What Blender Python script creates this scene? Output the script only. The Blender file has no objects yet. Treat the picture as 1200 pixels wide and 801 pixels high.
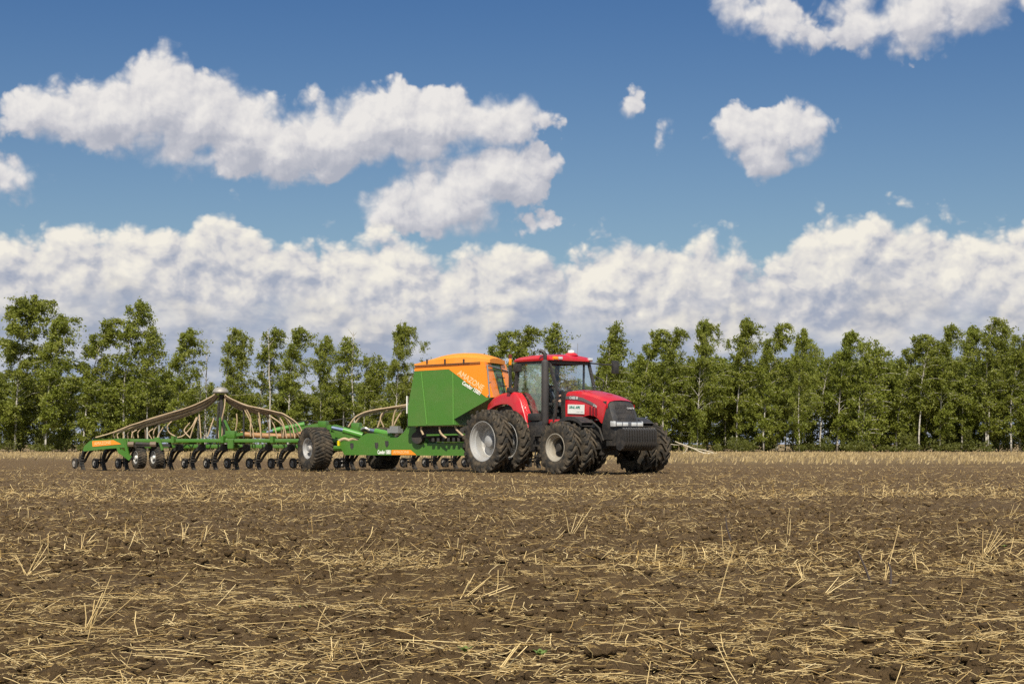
import bpy, bmesh, math, random
import numpy as np
from mathutils import Vector, Matrix
R = math.radians
sc = bpy.context.scene
col = sc.collection
rng = np.random.default_rng(7)
random.seed(7)

# ------------------------------------------------------------------ camera
F = 2000.0                       # focal length in photo pixels (1200 wide)
EYE = 0.85
cam_d = bpy.data.cameras.new('camera')
cam = bpy.data.objects.new('camera', cam_d); col.objects.link(cam)
cam_d.sensor_width = 36.0; cam_d.lens = 60.0
cam_d.shift_y = (520 - 400.5) / 1200.0
cam_d.clip_start = 0.1; cam_d.clip_end = 12000
cam.location = (0, 0, EYE); cam.rotation_euler = (R(90), 0, 0)
sc.camera = cam

# ------------------------------------------------------------------ light and exposure
SUN_EL, SUN_AZ = 46.0, 181.0      # azimuth clockwise from +Y
sd = Vector((math.sin(R(SUN_AZ)) * math.cos(R(SUN_EL)), math.cos(R(SUN_AZ)) * math.cos(R(SUN_EL)), math.sin(R(SUN_EL))))
sun_d = bpy.data.lights.new('sun', 'SUN'); sun_d.energy = 5.0; sun_d.angle = R(0.5); sun_d.color = (1, 0.925, 0.79)
sun = bpy.data.objects.new('sun', sun_d); col.objects.link(sun)
sun.rotation_euler = sd.to_track_quat('Z', 'Y').to_euler(); sun.location = (-30, -40, 60)
sc.view_settings.view_transform = 'Standard'; sc.view_settings.look = 'None'
sc.view_settings.exposure = 0.2; sc.view_settings.gamma = 1.0; sc.view_settings.use_curve_mapping = False
sc.cycles.use_denoising = False
sc.cycles.max_bounces = 6; sc.cycles.transparent_max_bounces = 12
sc.cycles.diffuse_bounces = 2; sc.cycles.glossy_bounces = 3; sc.cycles.transmission_bounces = 6
sc.cycles.sample_clamp_indirect = 6
sc.cycles.use_adaptive_sampling = True; sc.cycles.adaptive_threshold = 0.01; sc.cycles.adaptive_min_samples = 16

# ------------------------------------------------------------------ node helper
class NT:
    def __init__(s, tree): s.t = tree; s.n = tree.nodes; s.l = tree.links
    def put(s, sock, v):
        if v is None: return
        if isinstance(v, bpy.types.NodeSocket): s.l.new(v, sock)
        elif hasattr(sock.default_value, '__len__'):
            k = len(sock.default_value)
            if not hasattr(v, '__len__'): v = (v,) * k
            v = tuple(v)
            sock.default_value = v if len(v) == k else (v + (1.0,) if k == 4 else v[:k])
        else: sock.default_value = v
    def m(s, op, a, b=None, c=None, clamp=False):
        n = s.n.new('ShaderNodeMath'); n.operation = op; n.use_clamp = clamp
        s.put(n.inputs[0], a); s.put(n.inputs[1], b); s.put(n.inputs[2], c); return n.outputs[0]
    def v(s, op, a, b=None):
        n = s.n.new('ShaderNodeVectorMath'); n.operation = op
        s.put(n.inputs[0], a); s.put(n.inputs[1], b)
        return n.outputs['Value'] if op in ('LENGTH', 'DOT_PRODUCT', 'DISTANCE') else n.outputs[0]
    def xyz(s, x=0, y=0, z=0):
        n = s.n.new('ShaderNodeCombineXYZ'); s.put(n.inputs[0], x); s.put(n.inputs[1], y); s.put(n.inputs[2], z); return n.outputs[0]
    def sep(s, v):
        n = s.n.new('ShaderNodeSeparateXYZ'); s.put(n.inputs[0], v); return n.outputs
    def noise(s, vec, scale=1, detail=4, rough=.5, dist=0, color=False, dim='3D'):
        n = s.n.new('ShaderNodeTexNoise'); n.noise_dimensions = getattr(s, 'dim', dim); s.put(n.inputs['Vector'], vec)
        n.inputs['Scale'].default_value = scale; n.inputs['Detail'].default_value = detail
        n.inputs['Roughness'].default_value = rough; n.inputs['Distortion'].default_value = dist
        return n.outputs['Color'] if color else n.outputs['Fac']
    def voro(s, vec, scale=1, detail=0, rough=.5, feature='F1', smooth=.6, out='Distance'):
        n = s.n.new('ShaderNodeTexVoronoi'); n.feature = feature; n.voronoi_dimensions = getattr(s, 'dim', '3D'); s.put(n.inputs['Vector'], vec)
        n.inputs['Scale'].default_value = scale; n.inputs['Detail'].default_value = detail; n.inputs['Roughness'].default_value = rough
        if feature == 'SMOOTH_F1': n.inputs['Smoothness'].default_value = smooth
        return n.outputs[out]
    def ss(s, x, lo, hi, a=0.0, b=1.0):
        n = s.n.new('ShaderNodeMapRange'); n.interpolation_type = 'SMOOTHSTEP'
        for i, q in enumerate((x, lo, hi, a, b)): s.put(n.inputs[i], q)
        return n.outputs[0]
    def lin(s, x, lo, hi, a=0.0, b=1.0):
        n = s.n.new('ShaderNodeMapRange')
        for i, q in enumerate((x, lo, hi, a, b)): s.put(n.inputs[i], q)
        return n.outputs[0]
    def mix(s, f, a, b):
        n = s.n.new('ShaderNodeMix'); n.data_type = 'RGBA'
        s.put(n.inputs[0], f); s.put(n.inputs[6], a); s.put(n.inputs[7], b); return n.outputs[2]
    def curve(s, x, pts):
        n = s.n.new('ShaderNodeFloatCurve'); c = n.mapping.curves[0]
        while len(c.points) > 2: c.points.remove(c.points[1])
        c.points[0].location = pts[0]; c.points[1].location = pts[-1]
        for p in pts[1:-1]: c.points.new(*p)
        n.mapping.update(); s.put(n.inputs['Value'], x); return n.outputs[0]

# ------------------------------------------------------------------ sky (world): Nishita air with cumulus in it
def make_world():
    w = bpy.data.worlds.new('World'); sc.world = w; w.use_nodes = True
    nt = NT(w.node_tree); nt.n.clear(); nt.dim = '2D'
    out = nt.n.new('ShaderNodeOutputWorld'); bg = nt.n.new('ShaderNodeBackground')
    STR = 0.10; bg.inputs['Strength'].default_value = STR
    sky = nt.n.new('ShaderNodeTexSky'); sky.sky_type = 'NISHITA'; sky.sun_disc = False
    sky.sun_elevation = R(SUN_EL); sky.sun_rotation = R(SUN_AZ)
    sky.altitude = 0; sky.air_density = 1.0; sky.dust_density = 0.4; sky.ozone_density = 2.5
    tc = nt.n.new('ShaderNodeTexCoord')
    d = nt.v('NORMALIZE', tc.outputs['Generated'])
    x, y, z = nt.sep(d)
    U = nt.m('MULTIPLY', nt.m('ARCTAN2', x, y), 20.0)     # azimuth, 20 units per radian
    V = nt.m('MULTIPLY', nt.m('ARCSINE', z), 20.0)        # elevation
    P = nt.xyz(U, V, 0)

    # loose cumulus: centre, radii, tilt is left to the noise
    E = [(-5.5,3.72,.55,.36),(-5.1,3.60,.55,.36),(-4.6,3.72,.62,.50),(-4.05,3.84,.66,.60),(-3.55,3.74,.66,.56),(-3.1,3.56,.66,.50),(-2.65,3.42,.7,.46),
         (-2.2,3.52,.64,.54),(-1.75,3.62,.66,.56),(-1.35,3.68,.64,.56),(-.9,3.68,.66,.52),(-.4,3.68,.6,.44),(.05,3.68,.5,.32),(-3.9,3.35,.75,.26),(-3.3,3.24,.7,.26),(-2.6,3.28,.6,.3),(-2.9,3.6,.5,.4),
         (-1.4,2.66,.55,.34),(-.95,2.80,.62,.46),(-.5,2.96,.6,.5),(-.1,3.14,.54,.46),(.3,3.30,.46,.30),(.38,2.56,.34,.16),
         (-6.1,3.02,.6,.34),(-5.65,3.0,.42,.28),
         (2.75,4.86,.5,.28),(3.15,4.72,.52,.28),(4.15,4.74,.62,.36),(4.65,4.72,.78,.50),(5.3,4.92,.8,.46),(6.0,5.05,.75,.38),
         (2.75,3.56,.52,.34),(3.1,3.62,.62,.40),(3.42,3.66,.42,.28),(2.95,3.36,.46,.34),(1.42,3.90,.17,.25),(1.7,3.54,.14,.22)]
    def blobs(p):
        acc = None
        for i, (cu, cv, ru, rv) in enumerate(E):
            q = nt.v('LENGTH', nt.v('MULTIPLY', nt.v('SUBTRACT', p, (cu, cv, 0)), (1/ru, 1/rv, 0)))
            q = nt.m('MULTIPLY', nt.m('SUBTRACT', 1.0, q), min(ru, rv) * 2.2)
            acc = q if acc is None else nt.m('SMOOTH_MAX', acc, q, .12)
        return acc
    def puffs(p, seed):
        q = nt.v('ADD', p, (seed, seed * .7, seed * .3))
        wv = nt.v('ADD', q, nt.v('MULTIPLY', nt.v('SUBTRACT', nt.noise(q, 2.2, 3, .55, color=True), (.5, .5, .5)), (.16, .16, 0)))
        a = nt.voro(wv, 1.5, 4.0, .56, 'SMOOTH_F1', .22)
        b = nt.noise(wv, 2.7, 7, .57)
        return nt.m('ADD', nt.m('MULTIPLY', nt.m('SUBTRACT', .50, a), 1.05), nt.m('MULTIPLY', nt.m('SUBTRACT', b, .5), .42))
    def warp(p, amp, sc_):
        return nt.v('ADD', p, nt.v('MULTIPLY', nt.v('SUBTRACT', nt.noise(p, sc_, 3, .55, color=True), (.5, .5, .5)), (amp, amp, 0)))
    # --- upper cumulus
    n0 = puffs(P, 3.1); n1 = puffs(nt.v('ADD', P, (-.04, .065, 0)), 3.1)
    Pw = warp(P, .42, 1.6)
    b0 = blobs(Pw); b1 = blobs(nt.v('ADD', Pw, (-.08, .26, 0)))
    D = nt.m('ADD', nt.m('ADD', b0, .145), nt.m('MULTIPLY', n0, .46))
    wid = nt.m('ADD', .10, nt.m('MULTIPLY', nt.ss(nt.noise(nt.v('ADD', P, (7.3, 1.1, 0)), 1.1, 3), .3, .7), .50))
    alpha = nt.ss(D, -.02, wid)
    lit = nt.m('ADD', nt.m('MULTIPLY', nt.m('SUBTRACT', n0, n1), 1.1), nt.m('MULTIPLY', nt.m('SUBTRACT', b0, b1), 1.2))
    lit = nt.m('ADD', lit, nt.m('MULTIPLY', nt.m('MINIMUM', D, .45), .30))
    lit = nt.m('ADD', lit, nt.m('MULTIPLY', nt.m('SUBTRACT', nt.noise(nt.v('ADD', P, (2.7, 9.1, 0)), 1.7, 5, .6), .5), .5))
    lit = nt.lin(lit, -.62, 1.05)
    hi, mid_, lo = (7.39, 7.13, 6.87), (5.31, 5.26, 5.57), (3.75, 3.9, 4.5)
    c_up = nt.mix(nt.lin(lit, .0, .5), lo, mid_); c_up = nt.mix(nt.lin(lit, .4, .95), c_up, hi)
    # --- bank along the horizon: two ranks of towers
    def rank(profile, seed, sharp, kx):
        un = nt.lin(U, -6.6, 6.6)
        T = nt.m('MULTIPLY', nt.curve(un, profile), 4.0)
        q = nt.v('MULTIPLY', P, (kx * .72, .86, 1))
        a0 = puffs(q, seed); a1 = puffs(nt.v('ADD', q, (-.05, .085, 0)), seed)
        base = nt.m('MINIMUM', nt.m('SUBTRACT', nt.m('ADD', T, .17), V), .8)
        Dn = nt.m('ADD', base, nt.m('MULTIPLY', a0, .50))
        al = nt.ss(Dn, .0, sharp)
        big = nt.noise(nt.v('ADD', nt.v('MULTIPLY', P, (.55, .85, 1)), (seed, 4.2, 0)), 1.0, 3, .5)
        l = nt.m('ADD', nt.m('MULTIPLY', nt.m('SUBTRACT', a0, a1), 1.7), nt.m('MULTIPLY', nt.m('SUBTRACT', big, .47), 1.0))
        l = nt.m('ADD', l, nt.m('MULTIPLY', nt.m('SUBTRACT', V, 1.8), .55))
        return al, nt.lin(l, -.72, .84)
    def prof(pts): return [((u + 6.6) / 13.2, v / 4.0) for u, v in pts]
    back = prof([(-6.6,2.3),(-6.0,2.42),(-5.4,2.44),(-4.6,2.58),(-3.9,2.62),(-3.4,2.78),(-3.0,2.6),(-2.7,2.32),(-2.3,2.45),(-1.7,2.48),(-1.0,2.56),(-.4,2.52),(.2,2.36),
                 (.6,2.38),(1.1,2.46),(1.5,2.5),(2.1,2.56),(2.6,2.36),(3.2,2.5),(3.6,2.78),(4.0,2.62),(4.5,2.68),(5.1,2.76),(5.6,2.68),(6.0,2.55),(6.6,2.5)])
    front = prof([(-6.6,1.7),(-5.6,1.55),(-4.6,1.95),(-3.6,1.75),(-2.6,1.95),(-1.6,1.6),(-.6,1.75),(.4,1.6),(1.4,1.7),(2.4,1.9),(3.4,1.6),(4.4,1.95),(5.4,1.75),(6.6,1.9)])
    aB, lB = rank(back, 11.3, .23, 1.0)
    aF, lF = rank(front, 23.9, .34, .85)
    bhi, bmid, blo = (7.74, 7.39, 6.61), (5.66, 5.57, 5.66), (3.22, 3.57, 4.44)
    def colr(l, dim):
        c = nt.mix(nt.lin(l, 0.0, .5), tuple(q * dim for q in blo), tuple(q * dim for q in bmid))
        return nt.mix(nt.lin(l, .42, .95), c, tuple(q * dim for q in bhi))
    cB, cF = colr(lB, 1.0), colr(lF, .93)
    # grey blue bands of far cloud low over the horizon
    strata = nt.noise(nt.v('MULTIPLY', warp(P, .25, 1.4), (.42, 2.0, 1)), 1.3, 5, .55)
    low = nt.mix(nt.ss(strata, .38, .66), (2.87, 3.48, 4.61), (4.87, 5.09, 5.66))
    fl = nt.m('MULTIPLY', nt.ss(nt.m('ADD', V, nt.m('MULTIPLY', nt.m('SUBTRACT', nt.noise(P, 1.0, 4), .5), 1.6)), 1.65, .75), .9)
    # air: Nishita, a little deeper in blue as through a polariser
    n = nt.n.new('ShaderNodeMix'); n.data_type = 'RGBA'; n.blend_type = 'MULTIPLY'; n.inputs[0].default_value = 1
    nt.l.new(sky.outputs[0], n.inputs[6]); nt.put(n.inputs[7], nt.mix(nt.ss(V, 1.6, 6.4), (.505, .555, .59), (.248, .395, .57)))
    c = n.outputs[2]
    c = nt.mix(nt.m('MULTIPLY', alpha, .97), c, c_up)
    c = nt.mix(aB, c, cB)
    c = nt.mix(aF, c, cF)
    c = nt.mix(nt.m('MULTIPLY', fl, nt.ss(V, -1.0, -.2)), c, low)
    nt.l.new(c, bg.inputs['Color'])
    # the rest of the sky (overhead, behind, beside): brighter untinted air and even cumulus, added for fill light
    bg2 = nt.n.new('ShaderNodeBackground'); bg2.inputs['Strength'].default_value = STR
    pl = nt.xyz(nt.m('DIVIDE', x, nt.m('ADD', nt.m('ABSOLUTE', z), .12)), nt.m('DIVIDE', y, nt.m('ADD', nt.m('ABSOLUTE', z), .12)), 0)
    cn = nt.noise(pl, .9, 4, .55)
    nt.put(bg2.inputs['Color'], nt.mix(nt.m('MULTIPLY', nt.ss(cn, .47, .62), .9), sky.outputs[0], (8.4, 8.2, 8.0)))
    fac = nt.m('MULTIPLY', nt.ss(nt.m('ABSOLUTE', U), 8.4, 7.2), nt.ss(V, 6.6, 5.9))
    fac = nt.m('MULTIPLY', fac, nt.m('MULTIPLY', nt.m('GREATER_THAN', y, 0.0), nt.m('GREATER_THAN', V, -.4)))
    ms = nt.n.new('ShaderNodeMixShader'); nt.l.new(fac, ms.inputs[0]); nt.l.new(bg2.outputs[0], ms.inputs[1]); nt.l.new(bg.outputs[0], ms.inputs[2])
    nt.l.new(ms.outputs[0], out.inputs[0])
make_world()
sc.world.cycles.sampling_method = 'MANUAL'; sc.world.cycles.sample_map_resolution = 256

# ------------------------------------------------------------------ materials
def mat(name):
    m = bpy.data.materials.new(name); m.use_nodes = True
    nt = NT(m.node_tree); b = nt.n['Principled BSDF']
    return m, nt, b
def bump(nt, b, h, strength=.3, dist=.02):
    n = nt.n.new('ShaderNodeBump'); n.inputs['Strength'].default_value = strength; n.inputs['Distance'].default_value = dist
    nt.put(n.inputs['Height'], h); nt.l.new(n.outputs[0], b.inputs['Normal'])
def simple(name, c, rough=.5, metal=0, dust=.0, dustc=(.16, .12, .075), scale=3.0, spec=.5, coat=0):
    m, nt, b = mat(name)
    tc = nt.n.new('ShaderNodeTexCoord'); p = tc.outputs['Object']
    b.inputs['Roughness'].default_value = rough; b.inputs['Metallic'].default_value = metal
    b.inputs['Specular IOR Level'].default_value = spec; b.inputs['Coat Weight'].default_value = coat
    f = nt.ss(nt.noise(p, scale, 5, .65), .35, .75)
    base = nt.mix(nt.m('MULTIPLY', nt.noise(p, scale * .4, 2), .35), c, tuple(q * .8 for q in c))
    if dust:
        base = nt.mix(nt.m('MULTIPLY', f, dust), base, dustc)
        b.inputs['Roughness'].default_value = rough
        nt.put(b.inputs['Roughness'], nt.m('ADD', rough, nt.m('MULTIPLY', f, dust * .6), clamp=True))
    nt.put(b.inputs['Base Color'], base)
    return m

def soil_material():
    m, nt, b = mat('soil')
    geo = nt.n.new('ShaderNodeNewGeometry'); p = geo.outputs['Position']
    x, y, z = nt.sep(p)
    n1 = nt.noise(p, .55, 4, .6); n2 = nt.noise(p, 6, 5, .65); n3 = nt.noise(p, 34, 5, .7)
    c = nt.mix(nt.ss(n2, .3, .7), (.094, .058, .026), (.174, .114, .055))
    c = nt.mix(nt.m('MULTIPLY', nt.ss(n1, .42, .7), .5), c, (.14, .096, .054))
    c = nt.mix(nt.m('MULTIPLY', nt.ss(n3, .55, .8), .45), c, (.17, .12, .068))
    # bits of chaff trodden into the soil
    ch = nt.noise(nt.v('MULTIPLY', p, (16, 30, 16)), 1.0, 3, .6)
    patch = nt.ss(nt.noise(nt.v('MULTIPLY', p, (.35, .8, 1)), .9, 4, .6), .40, .66)
    c = nt.mix(nt.m('MULTIPLY', nt.ss(ch, .58, .68), nt.m('ADD', .35, nt.m('MULTIPLY', patch, .55))), c, (.42, .28, .11))
    # unworked stubble field further out: straw covers the soil
    edge = nt.m('ADD', y, nt.m('MULTIPLY', nt.m('SUBTRACT', nt.noise(nt.v('MULTIPLY', p, (.02, .12, 1)), 1.0, 4, .6), .5), 46))
    edge = nt.m('ADD', edge, nt.m('MULTIPLY', x, .45))
    far = nt.ss(edge, 64, 115)
    st = nt.noise(nt.v('MULTIPLY', p, (1.1, .12, 1)), 1.0, 5, .7)
    cf = nt.mix(nt.ss(st, .3, .7), (.150, .105, .052), (.29, .21, .105))
    cf = nt.mix(nt.m('MULTIPLY', nt.ss(nt.noise(nt.v('MULTIPLY', p, (.03, .11, 1)), 1.0, 3, .6), .45, .65), .5), cf, (.14, .105, .06))
    c = nt.mix(far, c, cf)
    nt.put(b.inputs['Base Color'], c); b.inputs['Roughness'].default_value = 1; b.inputs['Specular IOR Level'].default_value = .15
    bump(nt, b, nt.m('ADD', nt.noise(p, 45, 6, .75), nt.m('MULTIPLY', nt.noise(p, 150, 3, .7), .4)), 1.0, .04)
    return m
M = {}
M['soil'] = soil_material()

def straw_material(name, lo, hi):
    m, nt, b = mat(name)
    a = nt.n.new('ShaderNodeAttribute'); a.attribute_name = 'tone'
    geo = nt.n.new('ShaderNodeNewGeometry')
    n = nt.noise(geo.outputs['Position'], 14, 3)
    c = nt.mix(a.outputs['Fac'], lo, hi)
    c = nt.mix(nt.m('MULTIPLY', nt.ss(n, .45, .75), .4), c, tuple(q * .55 for q in lo))
    nt.put(b.inputs['Base Color'], c); b.inputs['Roughness'].default_value = .55; b.inputs['Specular IOR Level'].default_value = .35
    return m
M['straw'] = straw_material('straw', (.36, .22, .06), (.90, .70, .35))
M['stubble'] = straw_material('stubble', (.20, .14, .06), (.55, .42, .21))

# ------------------------------------------------------------------ numpy meshes
def np_mesh(name, V, Fc, material=None, tone=None, smooth=False):
    """mesh from arrays: V (n,3), Fc (m,k)"""
    me = bpy.data.meshes.new(name)
    V = np.ascontiguousarray(V, dtype=np.float32); Fc = np.ascontiguousarray(Fc, dtype=np.int32)
    m, k = Fc.shape
    me.vertices.add(len(V)); me.vertices.foreach_set('co', V.ravel())
    me.loops.add(m * k); me.loops.foreach_set('vertex_index', Fc.ravel())
    me.polygons.add(m); me.polygons.foreach_set('loop_start', np.arange(m, dtype=np.int32) * k)
    if smooth: me.polygons.foreach_set('use_smooth', np.ones(m, dtype=bool))
    if tone is not None:
        a = me.attributes.new('tone', 'FLOAT', 'POINT'); a.data.foreach_set('value', np.ascontiguousarray(tone, dtype=np.float32))
    me.update(calc_edges=True)
    if material: me.materials.append(material)
    return me
def link(name, me, parent=None, loc=None):
    o = bpy.data.objects.new(name, me); col.objects.link(o)
    if parent: o.parent = parent
    if loc is not None: o.location = loc
    return o
def tag(o, label=None, cat=None, group=None, kind=None):
    if label: o['label'] = label
    if cat: o['category'] = cat
    if group: o['group'] = group
    if kind: o['kind'] = kind
    return o
def hash2(i, j, s):
    h = (i.astype(np.int64) * 374761393 + j.astype(np.int64) * 668265263 + s * 974711) & 0xffffffff
    h = ((h ^ (h >> 13)) * 1274126177) & 0xffffffff
    h = ((h ^ (h >> 16)) * 2246822519) & 0xffffffff
    return ((h ^ (h >> 15)) & 0xffffff) / float(0xffffff)
def vnoise(x, y, s, seed=0):
    x = x / s; y = y / s
    i = np.floor(x); j = np.floor(y); fx = x - i; fy = y - j
    fx = fx * fx * (3 - 2 * fx); fy = fy * fy * (3 - 2 * fy)
    a = hash2(i, j, seed); b = hash2(i + 1, j, seed); c = hash2(i, j + 1, seed); d = hash2(i + 1, j + 1, seed)
    return a + (b - a) * fx + (c - a) * fy + (a - b - c + d) * fx * fy
def height(x, y):
    """worked soil: low ridges, lumps, crumbs"""
    h = (vnoise(x, y, 2.6, 1) - .5) * .05 + (vnoise(x, y, .8, 2) - .5) * .045
    near = np.clip(1 - (y - 6) / 60, .25, 1)
    l = np.abs(vnoise(x, y, .22, 3) - .5) * 2
    l2 = np.abs(vnoise(x + 3.1, y, .10, 4) - .5) * 2
    crumb = vnoise(x, y, .05, 5) - .5; fine = vnoise(x, y, .022, 6) - .5
    rough = .35 + vnoise(x, y, 1.7, 8)
    h = h + near * rough * ((1 - l) ** 2 * .05 + (1 - l2) ** 2 * .03 + crumb * .036 + fine * .016)
    return h - .025

# ------------------------------------------------------------------ the field: one sheet, fine near the eye, reaching past the horizon
def build_field():
    rows = [-400, -60, -12, 0, 2.5, 3.6]
    D = 4.2
    while D < 190: rows.append(D); D += max(.008, D * D / 1700 * .5)
    rows += [196, 204, 215, 240, 300, 420, 700, 1200, 2200, 4000, 9000]
    rows = np.array(rows)
    n = 1250
    t = np.linspace(-1, 1, n); g = .6 * t + .4 * t ** 3
    W = np.maximum(.36 * rows + 3, 4)
    X = W[:, None] * g[None, :]
    ext = np.array([4, 14, 60, 300, 1500, 8000.])
    X = np.concatenate([-(W[:, None] + ext[None, ::-1]), X, W[:, None] + ext[None, :]], 1)
    Y = np.repeat(rows[:, None], X.shape[1], 1)
    Z = height(X, Y)
    coarse = (np.abs(X) > W[:, None] + .01) | (Y < 2) | (Y > 195)
    Z[coarse] = -.02
    V = np.stack([X, Y, Z], -1).reshape(-1, 3)
    r, c = X.shape
    i = np.arange(r - 1)[:, None] * c + np.arange(c - 1)[None, :]
    Fc = np.stack([i, i + 1, i + c + 1, i + c], -1).reshape(-1, 4)
    me = np_mesh('field', V, Fc, M['soil'], smooth=True)
    tag(link('field', me), kind='structure')
build_field()

# clods lying on the worked soil
def ico(sub):
    bm = bmesh.new(); bmesh.ops.create_icosphere(bm, subdivisions=sub, radius=1)
    V = np.array([v.co[:] for v in bm.verts]); Fc = np.array([[v.index for v in f.verts] for f in bm.faces]); bm.free(); return V, Fc
def clod_shapes(V, k, r):
    out = []
    for _ in range(k):
        ph = r.uniform(0, 6.28, (3, 3)); fr = r.uniform(1.2, 3.4, (3, 3))
        d = sum(.16 * np.sin(V[:, a] * fr[a, b] * 1.6 + ph[a, b]) for a in range(3) for b in range(3)) / 1.4
        out.append(V * (1 + d + r.uniform(-.17, .17, len(V)))[:, None])
    return out
def scatter_clods(n, y0, y1, rmin, rmax, sub, pw):
    V0, F0 = ico(sub); shp = clod_shapes(V0, 12, rng)
    u = rng.uniform(0, 1, n)
    y = 1 / (1 / y0 + u * (1 / y1 - 1 / y0))          # even over the picture, denser near
    x = rng.uniform(-1, 1, n) * (.33 * y + 1.2)
    keep = rng.uniform(0, 1, n) < (.25 + vnoise(x, y, 1.1, 21) * vnoise(x, y, .35, 22) * 2.2)
    x, y = x[keep], y[keep]; n = len(x)
    rad = rmin * (rmax / rmin) ** (rng.uniform(0, 1, n) ** pw)
    ang = rng.uniform(0, 6.28, n); sq = rng.uniform(.5, .85, n); z = height(x, y) + rad * .18
    Vs, Fs = [], []
    sh = np.stack([shp[i] for i in rng.integers(0, 12, n)])
    c, s = np.cos(ang)[:, None], np.sin(ang)[:, None]
    st = rng.uniform(.8, 1.35, n)[:, None]
    X = (sh[:, :, 0] * c * st - sh[:, :, 1] * s) * rad[:, None] + x[:, None]
    Y = (sh[:, :, 0] * s * st + sh[:, :, 1] * c) * rad[:, None] + y[:, None]
    Z = sh[:, :, 2] * (rad * sq)[:, None] + z[:, None]
    V = np.stack([X, Y, Z], -1).reshape(-1, 3)
    Fc = (F0[None] + (np.arange(n) * len(V0))[:, None, None]).reshape(-1, 3)
    return V, Fc
def merge(parts):
    V, Fc, off = [], [], 0
    for v, f in parts: V.append(v); Fc.append(f + off); off += len(v)
    return np.concatenate(V), np.concatenate(Fc)
V, Fc = merge([scatter_clods(42000, 4.6, 14, .005, .026, 2, 2.2), scatter_clods(42000, 11, 60, .010, .038, 1, 1.7)])
tag(link('soil_clods', np_mesh('soil_clods', V, Fc, M['soil'])), kind='stuff')

# ------------------------------------------------------------------ straw lying about
def straws(n, x, y, L, w, pitch, yaw, z, bend=0.0, sides=3):
    """n bent prisms; returns V, F (quads), tone"""
    t = np.linspace(-.5, .5, 3)
    dx, dy, dz = np.cos(yaw) * np.cos(pitch), np.sin(yaw) * np.cos(pitch), np.sin(pitch)
    px, py = -np.sin(yaw), np.cos(yaw)
    bd = rng.normal(0, bend, n) if bend else np.zeros(n)
    bz = rng.normal(0, bend * .4, n) if bend else np.zeros(n)
    rings = []
    for k in range(3):
        q = t[k]; cur = (.25 - q * q)
        cx = x + dx * L * q + px * bd * L * cur; cy = y + dy * L * q + py * bd * L * cur; cz = z + dz * L * q + bz * L * cur
        for s in range(sides):
            a = s * 2 * math.pi / sides + .5
            ww = w * (1.0 if k < 2 else .75) * .5
            ox = px * math.cos(a) * ww - dx * dz * math.sin(a) * ww; oy = py * math.cos(a) * ww - dy * dz * math.sin(a) * ww
            oz = math.sin(a) * ww * np.cos(pitch)
            rings.append(np.stack([cx + ox, cy + oy, cz + oz], -1))
    V = np.stack(rings, 1).reshape(-1, 3)
    f = []
    for k in range(2):
        for s in range(sides):
            s2 = (s + 1) % sides; f.append([k * sides + s, k * sides + s2, (k + 1) * sides + s2, (k + 1) * sides + s])
    f = np.array(f); nv = 3 * sides
    Fc = (f[None] + (np.arange(n) * nv)[:, None, None]).reshape(-1, 4)
    tone = np.repeat(np.clip(rng.normal(.5, .27, n), 0, 1), nv)
    return V, Fc, tone
def straw_patch(x, y):
    a = vnoise(x * .45, y, .75, 31); b = vnoise(x * .6, y, .28, 32); c = vnoise(x * .3, y, 2.4, 33)
    return np.clip((a * .30 + b * .60 + c * .16 - .37) * 2.2, 0.20, .85)
def place(n, y0, y1, boost=1.0, spread=.34):
    u = rng.uniform(0, 1, n); y = 1 / (1 / y0 + u * (1 / y1 - 1 / y0)); x = rng.uniform(-1, 1, n) * (spread * y + 1.3)
    k = rng.uniform(0, 1, n) < straw_patch(x, y) * boost
    return x[k], y[k]
sets = []
def add_straw(n, y0, y1, L0, L1, w0, w1, psd, boost=1.0, up=.0, lift=.012):
    x, y = place(n, y0, y1, boost); k = len(x)
    L = rng.uniform(L0, L1, k) * rng.uniform(.6, 1.3, k); w = rng.uniform(w0, w1, k)
    pitch = rng.normal(0, psd, k); yaw = rng.uniform(0, 2 * math.pi, k)
    z = height(x, y) + lift + np.abs(np.sin(pitch)) * L * .42 + rng.uniform(0, .012, k)
    sets.append(straws(k, x, y, L, w, pitch, yaw, z, .22))
add_straw(26000, 4.8, 12.5, .03, .15, .002, .0046, .10)
add_straw(900, 4.8, 13, .2, .40, .0035, .006, .07, .8, lift=.02)
add_straw(4200, 4.8, 12, .03, .11, .003, .005, .35, .6)
add_straw(700, 5, 14, .06, .22, .003, .0052, .6, .8)
add_straw(14000, 11, 28, .04, .15, .004, .008, .2, .62)
add_straw(3200, 11, 28, .05, .18, .004, .008, .8, .7)
add_straw(46000, 4.8, 12.5, .008, .045, .0015, .0034, .25, 1.2)
add_straw(25000, 11, 30, .015, .06, .003, .0055, .3, 1.1)
add_straw(17000, 26, 66, .03, .09, .005, .010, .4, 1.0)
add_straw(12000, 25, 64, .05, .18, .007, .014, .30, .6)
add_straw(5000, 25, 64, .07, .20, .007, .013, .9, .5)
V, Fc = merge([(a, b) for a, b, c in sets])
tag(link('loose_straw', np_mesh('loose_straw', V, Fc, M['straw'], np.concatenate([c for a, b, c in sets]))), kind='stuff')

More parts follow.
